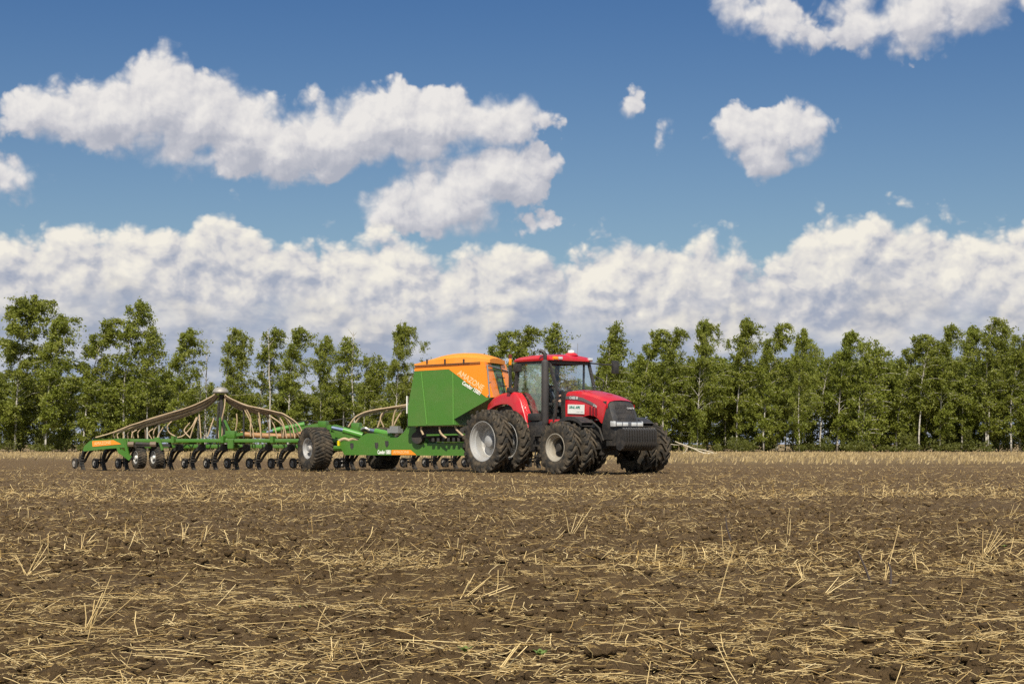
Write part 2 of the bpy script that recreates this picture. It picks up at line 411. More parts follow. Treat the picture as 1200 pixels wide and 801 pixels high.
# standing stubble on the unworked ground between the machine and the trees
n = 60000
u = rng.uniform(0, 1, n); y = 1 / (1 / 60 + u * (1 / 189 - 1 / 60)); x = rng.uniform(-1, 1, n) * (.36 * y + 4)
k = rng.uniform(0, 1, n) < np.clip((y - 76 + x * .5) / 50, 0, .9) * np.clip((vnoise(x * .10, y, 6, 41) + vnoise(x * .3, y, 2, 42) - .72) * 2.0, .05, 1)
x, y = x[k], y[k]; n = len(x)
hh = rng.uniform(.07, .20, n); ww = rng.uniform(.02, .05, n); ln = rng.normal(.04, .06, n); a = rng.uniform(-.9, .9, n)
cx, sx = np.cos(a), np.sin(a); z0 = np.full(n, -.03)
V = np.stack([np.stack([x - cx * ww, y - sx * ww, z0], -1), np.stack([x + cx * ww, y + sx * ww, z0], -1),
              np.stack([x + ln + cx * ww * .35, y + sx * ww * .35, hh], -1), np.stack([x + ln - cx * ww * .5, y - sx * ww * .5, hh * .9], -1)], 1).reshape(-1, 3)
tag(link('standing_stubble', np_mesh('standing_stubble', V, np.arange(n * 4).reshape(-1, 4), M['stubble'], np.repeat(np.clip(rng.normal(.36, .22, n), 0, 1), 4))), kind='stuff')

# ------------------------------------------------------------------ birch windbreak
def leaf_material(name, c1, c2, c3):
    m, nt, b = mat(name)
    a = nt.n.new('ShaderNodeAttribute'); a.attribute_name = 'tone'
    oi = nt.n.new('ShaderNodeObjectInfo')
    c = nt.mix(nt.ss(a.outputs['Fac'], 0, .55), c1, c2); c = nt.mix(nt.ss(a.outputs['Fac'], .5, 1), c, c3)
    c = nt.mix(nt.m('MULTIPLY', oi.outputs['Random'], .45), c, (.175, .185, .03))
    nt.put(b.inputs['Base Color'], c); b.inputs['Roughness'].default_value = .5; b.inputs['Specular IOR Level'].default_value = .35
    tr = nt.n.new('ShaderNodeBsdfTranslucent'); nt.put(tr.inputs[0], nt.mix(.5, c, (.22, .26, .04)))
    ms = nt.n.new('ShaderNodeMixShader'); ms.inputs[0].default_value = .42
    out = nt.n['Material Output']
    nt.l.new(b.outputs[0], ms.inputs[1]); nt.l.new(tr.outputs[0], ms.inputs[2]); nt.l.new(ms.outputs[0], out.inputs[0])
    return m
M['leaf'] = leaf_material('birch_leaf', (.135, .162, .020), (.215, .250, .032), (.290, .305, .060))
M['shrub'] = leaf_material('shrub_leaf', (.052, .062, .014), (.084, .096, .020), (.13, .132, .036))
def bark():
    m, nt, b = mat('birch_bark')
    geo = nt.n.new('ShaderNodeNewGeometry'); p = geo.outputs['Position']
    f = nt.noise(nt.v('MULTIPLY', p, (1.2, 1.2, 4.5)), 1.3, 4, .65)
    z = nt.sep(nt.n.new('ShaderNodeTexCoord').outputs['Object'])[2]
    c = nt.mix(nt.ss(f, .52, .62), (.44, .41, .35), (.07, .06, .05))
    c = nt.mix(nt.ss(z, 1.2, .1), c, (.10, .085, .06))
    nt.put(b.inputs['Base Color'], c); b.inputs['Roughness'].default_value = .8
    return m
M['bark'] = bark()

def tube_np(path, rad, sides=5):
    path = np.asarray(path, float); rad = np.asarray(rad, float)
    d = np.gradient(path, axis=0); d /= np.linalg.norm(d, axis=1)[:, None] + 1e-9
    ref = np.array([0, 0, 1.]) if abs(d[0][2]) < .9 else np.array([1., 0, 0])
    V = []
    for p, q, r in zip(path, d, rad):
        a = np.cross(q, ref); a /= np.linalg.norm(a) + 1e-9; b = np.cross(q, a)
        for s in range(sides):
            t = s * 2 * math.pi / sides; V.append(p + (a * math.cos(t) + b * math.sin(t)) * r)
    Fc = []
    for k in range(len(path) - 1):
        for s in range(sides):
            s2 = (s + 1) % sides; Fc.append([k * sides + s, k * sides + s2, (k + 1) * sides + s2, (k + 1) * sides + s])
    return np.array(V), np.array(Fc)
def leaves(C, size, r, tone_c):
    """rhombic leaf sprays at centres C"""
    n = len(C)
    u = r.normal(0, 1, (n, 3)); u[:, 2] -= .5; u[:, 0] += .55; u /= np.linalg.norm(u, axis=1)[:, None]
    v = r.normal(0, 1, (n, 3)); v -= (v * u).sum(1)[:, None] * u; v /= np.linalg.norm(v, axis=1)[:, None] + 1e-9
    a = size * r.uniform(.6, 1.35, n)[:, None]; b = a * r.uniform(.38, .62, n)[:, None]
    V = np.stack([C - u * a * .5, C + v * b * .5 - u * a * .05, C + u * a * .55, C - v * b * .5 + u * a * .05], 1).reshape(-1, 3)
    tone = np.repeat(np.clip(tone_c + r.normal(0, .2, n), 0, 1), 4)
    return V, np.arange(n * 4).reshape(-1, 4), tone
def birch(seed, H, spread, base, n_leaf, stems=1, sparse=0.0):
    r = np.random.default_rng(seed); n_leaf = int(n_leaf * 1.4)
    tubes, cents, tones = [], [], []
    for st in range(stems):
        x0 = 0 if stems == 1 else r.normal(0, .25); hh = H * (1 if st == 0 else r.uniform(.78, .95))
        lean = r.normal(.25, .45) + (0 if stems == 1 else (st - .5) * 1.1); wob = r.normal(0, .12, 8)
        zs = np.linspace(0, 1, 9)
        px = x0 + lean * zs ** 1.4 + .95 * zs ** 3.2 + np.concatenate([[0], np.cumsum(wob) * .35]); py = r.normal(0, .3) * zs + np.concatenate([[0], np.cumsum(r.normal(0, .1, 8)) * .4])
        path = np.stack([px, py, zs * hh], -1); r0 = .050 + .0045 * H
        tubes.append(tube_np(path, r0 * (1 - zs * .93), 6))
        nb = int(26 + H * 1.6)
        for k in range(nb):
            f = base + (1 - base) * ((k + r.uniform(0, 1)) / nb) ** .92
            o = np.array([np.interp(f, zs, path[:, i]) for i in range(3)])
            env = min(1, (f - base) / .18 + .35) * (1 - ((f - base) / (1 - base)) ** 4.6 * .62)
            L = spread * env * r.uniform(.55, 1.2)
            if f < .3: L *= .8
            az = r.uniform(0, 2 * math.pi); up = r.uniform(.55, 1.25)
            dirv = np.array([math.cos(az), math.sin(az), up]); dirv /= np.linalg.norm(dirv)
            t = np.linspace(0, 1, 5)[:, None]
            bp = o + dirv * L * t; bp[:, 2] -= (t[:, 0] ** 2.2) * L * .42; bp[:, 0] += t[:, 0] ** 2 * L * .34
            tubes.append(tube_np(bp, .030 * (1 - t[:, 0] * .85) * (1.15 - f) + .009, 4))
            nt_ = max(3, int(L * 5.0))
            bt = r.normal(.5, .17)
            for q in range(nt_):
                tt = r.uniform(.22, 1.0); c = o + dirv * L * tt; c[2] -= tt ** 2.2 * L * .42; c[0] += tt ** 2 * L * .34
                tw = np.array([r.normal(.18, .32), r.normal(0, .32), r.normal(-.12, .26)])
                m_ = max(2, int(n_leaf / (nb * nt_ * stems) * r.uniform(.3, 1.7) * (1 - sparse)))
                s = r.uniform(0, 1, m_)[:, None]
                cents.append(c + tw * s * 1.5 + r.normal(0, .12, (m_, 3)) - np.array([0, 0, .18]) * s)
                tones.append(np.full(m_, bt + r.normal(0, .10)))
        # leafy shoots up to the tip
        m_ = int(n_leaf * .045 / stems * (1 - sparse)); s = r.uniform(.80, 1.03, m_)
        c = np.stack([np.interp(s, zs, path[:, i]) for i in range(3)], -1); c[:, 2] += (s - 1).clip(0) * hh
        cents.append(c + r.normal(0, .22, (m_, 3)) * (1.25 - s)[:, None] * 3.0 + np.array([.28, 0, 0])); tones.append(np.full(m_, .6))
    C = np.concatenate(cents); T = np.concatenate(tones)
    V, Fc, tn = leaves(C, .222, r, T)
    tv, tf = merge(tubes)
    return np_mesh('birch_trunk', tv, tf, M['bark'], smooth=True), np_mesh('birch_crown', V, Fc, M['leaf'], tn)
def bare_birch(seed, H):
    r = np.random.default_rng(seed); tubes = []
    zs = np.linspace(0, 1, 9); px = r.normal(.3, .3) * zs + np.concatenate([[0], np.cumsum(r.normal(0, .07, 8))])
    path = np.stack([px, 0 * zs, zs * H], -1); tubes.append(tube_np(path, .13 * (1 - zs * .8), 6))
    for k in range(9):
        f = r.uniform(.55, .98); o = np.array([np.interp(f, zs, path[:, i]) for i in range(3)]); az = r.choice([0, math.pi]) + r.normal(0, .6)
        L = r.uniform(.4, 1.3); t = np.linspace(0, 1, 4)[:, None]
        tubes.append(tube_np(o + np.array([math.cos(az) * .7, math.sin(az) * .7, .8]) * L * t, .028 * (1 - t[:, 0] * .8) + .004, 4))
    tv, tf = merge(tubes)
    return np_mesh('birch_trunk', tv, tf, M['bark'], smooth=True)
kinds = {'slender': [birch(11, 13.5, 3.1, .12, 9500), birch(12, 13.5, 2.8, .16, 8800), birch(13, 13, 3.3, .09, 10500), birch(14, 13.5, 2.9, .14, 8600)],
         'broad': [birch(21, 14, 4.6, .09, 16500), birch(22, 13.5, 4.3, .12, 14500)],
         'twin': [birch(31, 13, 2.9, .14, 11500, 2), birch(32, 13, 3.0, .10, 12500, 2)],
         'thin': [birch(41, 12.5, 2.7, .30, 5600, 1, .1), birch(42, 12.5, 2.4, .38, 5000, 1, .1)],
         'low': [birch(51, 9, 3.3, .06, 9000), birch(52, 9, 3.0, .06, 8400, 2)]}
HK = {'slender': 13.5, 'broad': 14, 'twin': 13, 'thin': 12.5, 'low': 9}
def tree(kind, i, x, y, H, label, group, sx=1.0, rz=0.0):
    tr, cr = kinds[kind][i % len(kinds[kind])]
    e = bpy.data.objects.new('birch_tree', None); col.objects.link(e); e.empty_display_size = .5
    s = H / HK[kind]; e.location = (x, y, -.04); e.scale = (s * sx, s * sx, s); e.rotation_euler = (0, 0, rz)
    link('trunk', tr, e); link('crown', cr, e)
    return tag(e, label, 'birch tree', group)
def top(px, py, D): return (px - 600) / F * D, EYE + (520 - py) / F * D
FR = 'birches in the front rank of the windbreak'
# kind, top of the crown in the photo (x, y), width factor, label
left = [('broad', 22, 352, 1.15, 'broad dense birch at the left edge of the photo, tallest of its end'),
 ('slender', 58, 372, 1.0, 'slim birch close against the right side of the broad birch at the left edge'),
 ('slender', 104, 372, 1.15, 'bushy birch just left of the tall narrow one behind the left wing tip'),
 ('slender', 150, 357, .95, 'tall narrow birch with a leaning tip behind the left wing tip of the seeder'),
 ('thin', 178, 388, 1.0, 'thin birch with much bare white trunk behind the twin wing wheels'),
 ('slender', 210, 388, 1.1, 'full pointed birch with a dark right side, left of the bare poles'),
 ('twin', 270, 388, .9, 'birch with white stems showing through its crown above the hose dome'),
 ('slender', 310, 388, 1.0, 'left one of two close birches right of the hose dome'),
 ('slender', 342, 388, 1.0, 'right one of two close birches right of the hose dome'),
 ('broad', 382, 393, .72, 'rounded birch behind the large seeder wheel'),
 ('thin', 408, 400, 1.1, 'ragged birch with a broken bare top, right of the rounded one'),
 ('low', 434, 420, .85, 'low leaning birch left of the tall one beside the hopper'),
 ('broad', 468, 383, .68, 'tall open birch standing alone just left of the green hopper'),
 ('low', 502, 425, .8, 'short birch whose top only just clears the orange hopper lid'),
 ('slender', 572, 388, 1.05, 'birch rising over the right end of the orange hopper lid'),
 ('slender', 604, 386, 1.15, 'birch rising between hopper and tractor cab'),
 ('thin', 645, 384, 1.1, 'pale loose birch rising right above the cab roof')]
right = [('twin', 712, 384, .9, 'two stemmed birch right behind the long mirror arm of the tractor'),
 ('slender', 752, 386, 1.0, 'birch with white upper stem above the tractor bonnet'),
 ('slender', 782, 388, .95, 'birch directly above the far front wheel of the tractor'),
 ('broad', 822, 379, .72, 'full birch above the fallen branch at the field edge'),
 ('slender', 868, 376, 1.0, 'pointed birch, first tall top right of the fallen branch'),
 ('slender', 900, 378, .9, 'narrow birch, second tall top right of the fallen branch'),
 ('broad', 942, 385, .70, 'rounded birch left of a gap of sky, third tall top right of the fallen branch'),
 ('slender', 986, 392, 1.0, 'birch with a feathery top, fourth top right of the fallen branch'),
 ('low', 1014, 403, .8, 'lower birch in the dip of the tree line, right half'),
 ('slender', 1056, 392, 1.15, 'wide topped birch just right of the dip in the right half of the tree line'),
 ('thin', 1082, 400, 1.1, 'thin crowned birch between two fuller ones, right half'),
 ('slender', 1106, 385, .9, 'slim birch with white limbs left of the tallest birch at right'),
 ('slender', 1132, 385, 1.0, 'dark full birch touching the tallest birch at right'),
 ('twin', 1162, 376, .95, 'tallest birch at the right end, with a forked white top'),
 ('slender', 1190, 392, 1.1, 'birch cut by the right edge of the photo')]
for i, (k, px, py, sx, lab) in enumerate(left + right):
    D = 188 + rng.uniform(0, 5); x, H = top(px - 5, py, D)
    tree(k, i, x, D, H, lab, FR, sx, rng.uniform(-.45, .45))
# ranks behind, seen through the gaps
BL = 'birch of the ranks behind, glimpsed between the crowns of the front rank'
for rk, (dy, step) in enumerate(((197, 2.9), (204, 2.9), (212, 2.8))):
    x = -72 + rk
    while x < 74:
        px = 600 + x / dy * F
        lo, hi = (9.4, 11.6) if px > 690 else ((6.0, 8.6) if px > 215 else (7.5, 9.6))
        kd = random.choice(['slender', 'low', 'twin', 'slender', 'thin', 'low'])
        tree(kd, random.randrange(9), x + random.uniform(-.8, .8), dy + random.uniform(-2, 2), random.uniform(lo, hi), BL, 'birches behind the front rank', random.uniform(1.0, 1.35), random.uniform(-.5, .5))
        x += step * random.uniform(.75, 1.25)
# more of the same rank beyond both edges of the photo
for x in (-61, -64.5, -68, -72, 60.5, 64, 68, 72):
    tree('slender', int(abs(x)), x, 190 + random.uniform(-2, 2), random.uniform(12, 14), 'birch of the front rank beyond the edge of the photo', FR, 1.1, random.uniform(-.4, .4))
# dead, bare birches
for j, (px, py, lab) in enumerate([(240, 402, 'taller bare dead birch pole left of the hose dome'), (231, 436, 'shorter bare dead birch pole left of the hose dome'),
     (415, 388, 'bare white dead birch with a forked tip behind the drawbar beam'), (316, 384, 'bare white birch tip between two leafy crowns right of the hose dome'), (613, 384, 'thin bare birch tip above the left corner of the cab roof')]):
    D = 191.5; x, H = top(px, py, D)
    e = bpy.data.objects.new('dead_birch', None); col.objects.link(e); e.location = (x, D, -.04)
    link('trunk', bare_birch(70 + j, H), e); tag(e, lab, 'dead birch', 'bare dead birches in the windbreak')
# shrubs, saplings and tall grass along the foot of the trees
r = np.random.default_rng(5); cents, tones = [], []
for k in range(420):
    bx = r.uniform(-76, 76); by = r.choice([186.5, 190, 195, 201]) + r.normal(0, 1.6); bh = r.uniform(.6, 2.8) if by > 189 else r.uniform(.35, 1.7); bw = r.uniform(.5, 1.3)
    m_ = int(60 + 80 * bh); q = r.normal(0, 1, (m_, 3)); q /= np.linalg.norm(q, axis=1)[:, None] + 1e-9; q *= r.uniform(.25, 1, m_)[:, None] ** .5
    cents.append(np.stack([bx + q[:, 0] * bw, by + q[:, 1] * bw, .05 + bh * (q[:, 2] * .5 + .5)], -1)); tones.append(np.full(m_, r.normal(.45, .2)))
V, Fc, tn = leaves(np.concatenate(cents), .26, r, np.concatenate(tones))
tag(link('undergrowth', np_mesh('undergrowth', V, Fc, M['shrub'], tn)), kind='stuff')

# ------------------------------------------------------------------ mesh builder for machines
class MB:
    def __init__(s): s.v = []; s.f = []
    def add(s, V, Fc):
        o = len(s.v); s.v += [tuple(p) for p in V]; s.f += [tuple(i + o for i in f) for f in Fc]; return s
    def box(s, c, d, rot=None, bev=0.0):
        x, y, z = d[0] / 2, d[1] / 2, d[2] / 2
        b = min(bev, x * .9, y * .9, z * .9)
        if b <= 0:
            P = [(sx * x, sy * y, sz * z) for sx in (-1, 1) for sy in (-1, 1) for sz in (-1, 1)]
            Fc = [(0, 1, 3, 2), (4, 6, 7, 5), (0, 4, 5, 1), (2, 3, 7, 6), (0, 2, 6, 4), (1, 5, 7, 3)]
        else:
            bm = bmesh.new(); bmesh.ops.create_cube(bm, size=1)
            for v in bm.verts: v.co = Vector((v.co.x * d[0], v.co.y * d[1], v.co.z * d[2]))
            bmesh.ops.bevel(bm, geom=list(bm.edges), offset=b, segments=2, profile=.6, affect='EDGES')
            bm.verts.index_update(); P = [v.co[:] for v in bm.verts]; Fc = [[v.index for v in f.verts] for f in bm.faces]; bm.free()
        m = rot or Matrix.Identity(3)
        return s.add([Vector(c) + m @ Vector(p) for p in P], Fc)
    def bar(s, a, b, w, h=None, up=(0, 0, 1), bev=0.0):
        """box from a to b, w across, h along up"""
        a, b = Vector(a), Vector(b); h = h or w; d = b - a; L = d.length; d.normalize()
        u = Vector(up)
        if abs(d.dot(u)) > .98: u = Vector((1, 0, 0))
        y = u.cross(d).normalized(); z = d.cross(y)
        return s.box((a + b) / 2, (L, w, h), Matrix((d, y, z)).transposed(), bev)
    def tube(s, path, r, sides=8, cap=True):
        n = len(path); rr = r if hasattr(r, '__len__') else [r] * n
        V, Fc = tube_np([tuple(p) for p in path], rr, sides)
        Fc = [tuple(f) for f in Fc]
        if cap: Fc += [tuple(range(sides)), tuple((n - 1) * sides + k for k in reversed(range(sides)))]
        return s.add(V, Fc)
    def prism(s, poly, e0, e1, fn):
        """polygon (p,q) extruded from e0 to e1 through fn(p,q,e) -> xyz"""
        n = len(poly); V = [fn(p, q, e0) for p, q in poly] + [fn(p, q, e1) for p, q in poly]
        Fc = [tuple(range(n)), tuple(range(2 * n - 1, n - 1, -1))] + [(i, (i + 1) % n, n + (i + 1) % n, n + i) for i in range(n)]
        return s.add(V, Fc)
    def lathe(s, prof, n=32, axis='y', c=(0, 0, 0), arc=None):
        """profile [(h, r)] turned about an axis"""
        V = []; k = len(prof); m = n if arc is None else n + 1
        for i in range(m):
            t = (2 * math.pi * i / n) if arc is None else arc[0] + (arc[1] - arc[0]) * i / n
            for h, r in prof:
                a, b = r * math.cos(t), r * math.sin(t)
                p = {'y': (a, h, b), 'x': (h, a, b), 'z': (a, b, h)}[axis]
                V.append((p[0] + c[0], p[1] + c[1], p[2] + c[2]))
        Fc = []
        for i in range(n):
            j = (i + 1) % m
            for q in range(k - 1): Fc.append((i * k + q, i * k + q + 1, j * k + q + 1, j * k + q))
        return s.add(V, Fc)
    def grid(s, rows):
        """rows of points -> quad sheet"""
        n = len(rows[0]); V = [p for r_ in rows for p in r_]
        return s.add(V, [(i * n + j, i * n + j + 1, (i + 1) * n + j + 1, (i + 1) * n + j) for i in range(len(rows) - 1) for j in range(n - 1)])
    def mesh(s, name, material, angle=38, fix=True):
        me = bpy.data.meshes.new(name); me.from_pydata(s.v, [], s.f); me.update()
        if fix:
            bm = bmesh.new(); bm.from_mesh(me); bmesh.ops.recalc_face_normals(bm, faces=bm.faces); bm.to_mesh(me); bm.free()
        for p in me.polygons: p.use_smooth = True
        me.set_sharp_from_angle(angle=R(angle)); me.materials.append(material); return me
    def build(s, name, material, parent=None, angle=38, loc=None, fix=True):
        return link(name, s.mesh(name, material, angle, fix), parent, loc)
def empty(name, loc, rz=0):
    e = bpy.data.objects.new(name, None); col.objects.link(e); e.location = loc; e.rotation_euler = (0, 0, rz); e.empty_display_size = .5; return e
def copy_tree(o, parent=None):
    c = o.copy(); col.objects.link(c); c.parent = parent
    for ch in list(o.children): copy_tree(ch, c)
    return c
def smooth_path(pts, n=6):
    """Catmull-Rom through pts"""
    P = [Vector(p) for p in pts]; P = [P[0] * 2 - P[1]] + P + [P[-1] * 2 - P[-2]]; out = []
    for i in range(1, len(P) - 2):
        a, b, c, d = P[i - 1:i + 3]
        for k in range(n):
            t = k / n; out.append(.5 * ((2 * b) + (c - a) * t + (2 * a - 5 * b + 4 * c - d) * t * t + (3 * b - a - 3 * c + d) * t ** 3))
    out.append(P[-2]); return out
def lettering(name, text, o, xd, up, size, material, parent, ext=.002, width=None, shear=0.0, bold=0.0):
    """raised letters: o is the lower left corner, xd the reading direction"""
    cu = bpy.data.curves.new(name, 'FONT'); cu.body = text; cu.size = size; cu.extrude = ext; cu.shear = shear; cu.offset = bold
    ob = bpy.data.objects.new(name, cu); col.objects.link(ob)
    me = bpy.data.meshes.new_from_object(ob.evaluated_get(bpy.context.evaluated_depsgraph_get())); bpy.data.objects.remove(ob); bpy.data.curves.remove(cu)
    xd = Vector(xd).normalized(); up = Vector(up); up = (up - xd * up.dot(xd)).normalized(); nz = xd.cross(up)
    xs = [v.co.x for v in me.vertices]; k = (width / (max(xs) - min(xs))) if width else 1.0; x0 = min(xs)
    for v in me.vertices: v.co = Vector(o) + xd * (v.co.x - x0) * k + up * v.co.y + nz * v.co.z
    me.name = name; me.materials.clear(); me.materials.append(material)
    return link(name, me, parent)

M['red'] = simple('red_paint', (.54, .007, .018), .30, dust=.22, scale=2.2, coat=.35)
M['green'] = simple('green_paint', (.050, .155, .014), .38, dust=.22, scale=1.7, dustc=(.12, .13, .04), coat=.15)
M['orange'] = simple('orange_paint', (.90, .235, .004), .40, dust=.12, scale=1.5, dustc=(.6, .3, .1), coat=.15)
M['orange_sheet'] = simple('orange_sheet', (.82, .25, .008), .6, dust=.3, scale=1.2, dustc=(.62, .33, .12))
M['tyre'] = simple('tyre_rubber', (.026, .025, .023), .85, dust=.78, dustc=(.15, .115, .075), scale=5, spec=.25)
M['black'] = simple('black_plastic', (.024, .023, .023), .42, dust=.5, dustc=(.075, .06, .045), scale=6)
M['iron'] = simple('black_iron', (.020, .019, .018), .65, dust=.5, dustc=(.085, .066, .045), scale=7)
M['exhaust'] = simple('exhaust_steel', (.075, .070, .070), .55, metal=.4, dust=.3, dustc=(.12, .10, .09))
M['rim'] = simple('rim_silver', (.44, .44, .43), .45, metal=.35, dust=.55, dustc=(.26, .22, .17), scale=3)
M['rim_beige'] = simple('rim_dusty', (.36, .33, .27), .5, metal=.15, dust=.6, dustc=(.22, .17, .11), scale=4)
M['steel'] = simple('bare_steel', (.42, .41, .39), .35, metal=.8, dust=.3)
M['chrome'] = simple('lamp_chrome', (.75, .76, .78), .15, metal=.9, dust=.1)
M['rod'] = simple('piston_rod', (.20, .27, .38), .25, metal=.6, dust=.25)
M['hose'] = simple('seed_hose', (.46, .335, .20), .55, dust=.35, dustc=(.16, .12, .08), scale=9)
M['hose_dark'] = simple('dark_hose', (.15, .105, .065), .6, dust=.35, dustc=(.22, .16, .10), scale=9)  # darker hose copy; among the strands it paints the dark gaps
M['pipe'] = simple('air_pipe', (.33, .165, .06), .5, dust=.35, dustc=(.25, .17, .1))
M['dome'] = simple('dome_grey', (.36, .34, .31), .4, metal=.3, dust=.35)
M['white'] = simple('white_paint', (.80, .79, .74), .5, dust=.1)
M['cream'] = simple('pale_letters', (.80, .50, .25), .5)
M['letter_green'] = simple('green_letters', (.03, .22, .16), .5)
M['grey'] = simple('grey_stripe', (.13, .11, .11), .4)
M['silver'] = simple('silver_letters', (.72, .70, .68), .35, metal=.2)
M['amber'] = simple('amber_lens', (.85, .30, .01), .2, spec=.6)
M['lens'] = simple('lamp_lens', (.68, .68, .66), .10, spec=.8, metal=.3)
M['yellow'] = simple('yellow_reflector', (.80, .60, .01), .3)
M['seat'] = simple('seat_fabric', (.04, .04, .045), .8)
M['skin'] = simple('skin', (.50, .30, .21), .55)
M['cloth'] = simple('jacket_cloth', (.035, .045, .075), .85)
M['hair'] = simple('hair', (.03, .022, .016), .7)
def glass_mat(name, refl, dirt_glint, tint=(.88, .95, .925, 1)):
    m, nt, b = mat(name); out = nt.n['Material Output']
    tr = nt.n.new('ShaderNodeBsdfTransparent'); tr.inputs[0].default_value = tint
    gl = nt.n.new('ShaderNodeBsdfGlossy'); gl.inputs['Roughness'].default_value = .06; gl.inputs[0].default_value = (.9, 1, .97, 1)
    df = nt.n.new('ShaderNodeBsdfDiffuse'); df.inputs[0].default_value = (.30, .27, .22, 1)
    ge = nt.n.new('ShaderNodeNewGeometry'); cs = nt.m('ABSOLUTE', nt.v('DOT_PRODUCT', ge.outputs['Incoming'], ge.outputs['Normal']))
    fr = nt.m('ADD', nt.m('MULTIPLY', nt.m('POWER', nt.m('SUBTRACT', 1.0, cs), 5.0), .9), .04)
    p = nt.n.new('ShaderNodeTexCoord').outputs['Object']
    a = nt.n.new('ShaderNodeMixShader'); nt.l.new(nt.m('ADD', fr, refl), a.inputs[0]); nt.l.new(tr.outputs[0], a.inputs[1]); nt.l.new(gl.outputs[0], a.inputs[2])
    c = nt.n.new('ShaderNodeMixShader'); nt.put(c.inputs[0], nt.m('MULTIPLY', nt.ss(nt.noise(p, 8, 6, .65), .46, .66), dirt_glint))
    nt.l.new(a.outputs[0], c.inputs[1]); nt.l.new(df.outputs[0], c.inputs[2]); nt.l.new(c.outputs[0], out.inputs[0])
    return m
M['glass'] = glass_mat('cab_glass', .10, .30); M['clear_glass'] = glass_mat('windscreen_glass', .0, .04, (.97, .99, .98, 1))  # side glass speckle: part dust, part painted leaf and sky reflections

# ------------------------------------------------------------------ wheels (axle along local y, outer face towards -y)
def tyre_mb(Rr, w, rim, n, lug_h, thick, flat=.86, sweep=.36, deep=.10):
    b = MB(); Rc = Rr - lug_h; h = w / 2
    b.lathe([(-h * .80, rim), (-h * .93, rim + .05), (-h, rim + (Rc - rim) * .5), (-h * .985, Rc - .09), (-h * flat, Rc - .02), (-h * .45, Rc), (h * .45, Rc), (h * flat, Rc - .02), (h * .985, Rc - .09), (h, rim + (Rc - rim) * .5), (h * .93, rim + .05), (h * .80, rim)], 48)
    for sd_ in (-1, 1):
        for k in range(n):
            t0 = 2 * math.pi * (k + (0 if sd_ < 0 else .5)) / n
            pts = [(1.0, 0, deep), (.86, .03, .03), (.42, sweep * .6, .02), (-.06, sweep, .02)]     # across, angle, depth of the root
            V = []
            for (fy, da, dp) in pts:
                y = sd_ * h * fy; a = t0 + da * 1.0
                top_r = Rr if fy < .95 else Rr - .055
                for r_, th in ((Rc - dp, thick * 1.25), (top_r, thick)):
                    for s_ in (-1, 1):
                        aa = a + s_ * th / (2 * Rr); V.append((r_ * math.cos(aa), y, r_ * math.sin(aa)))
            Fc = []
            for q in range(3):
                o = q * 4
                for i, j in ((0, 1), (1, 3), (3, 2), (2, 0)): Fc.append((o + i, o + j, o + 4 + j, o + 4 + i))
            Fc += [(0, 1, 3, 2), (12, 14, 15, 13)]
            b.add(V, Fc)
    return b
def rim_mb(rim, w, depth):
    h = w / 2
    return MB().lathe([(-h * .80, rim + .012), (-h * .86, rim + .004), (-h * .84, rim - .018), (-h * .66, rim - .03), (-h * .60, rim - .055), (-h * .30, rim - .075), (-h * .22, rim - .11), (depth - .05, rim - .12)], 40)
def hub_mb(rim, depth, bolts=10):
    b = MB(); b.lathe([(depth - .05, rim - .121), (depth, rim - .17), (depth + .01, rim * .42), (depth - .05, rim * .36), (depth - .05, rim * .33), (depth - .17, rim * .30), (depth - .19, rim * .25), (depth - .19, 0)], 20)
    for k in range(bolts):
        t = 2 * math.pi * k / bolts; b.box((rim * .40 * math.cos(t), depth - .02, rim * .40 * math.sin(t)), (.035, .05, .035))
    return b
def make_wheel(parent, loc, rz, Rr, w, rim, n, lug_h, thick, depth, rim_mat, hub_mat, spin=0, **kw):
    hub = hub_mb(rim, depth).build('wheel', hub_mat, parent); hub.location = loc; hub.rotation_euler = (0, spin, rz)
    hub.rotation_mode = 'XYZ'
    tyre_mb(Rr, w, rim, n, lug_h, thick, **kw).build('tyre', M['tyre'], hub, 30)
    rim_mb(rim, w, depth).build('rim', rim_mat, hub, 40)
    return hub
def wheel_copy(src, loc, rz, spin=0, parent=None):
    c = copy_tree(src, parent or src.parent); c.location = loc; c.rotation_euler = (0, spin, rz); return c

# ------------------------------------------------------------------ tractor (x forward, y left, z up; origin under the front axle)
TR = empty('tractor', (2.742, 50.09, 0), R(-50))
tag(TR, 'large red tractor with twin wheels all round, pulling the green and orange seeder', 'tractor')
def fn_xz(p, q, e): return (p, e, q)
# wheels
wf = make_wheel(TR, (0, -1.80, .75), 0, .755, .42, .40, 18, .062, .10, .13, M['rim_beige'], M['iron'])
wheel_copy(wf, (0, -1.20, .75), 0, .13); wheel_copy(wf, (0, 1.80, .75), math.pi, .07); wheel_copy(wf, (0, 1.20, .75), math.pi, .2)
wr = make_wheel(TR, (-3.05, -1.98, .93), 0, .955, .48, .60, 21, .070, .115, .20, M['rim'], M['rim'])
wheel_copy(wr, (-3.05, -1.12, .93), 0, .1); wheel_copy(wr, (-3.05, 1.98, .93), math.pi, .05); wheel_copy(wr, (-3.05, 1.12, .93), math.pi, .17)
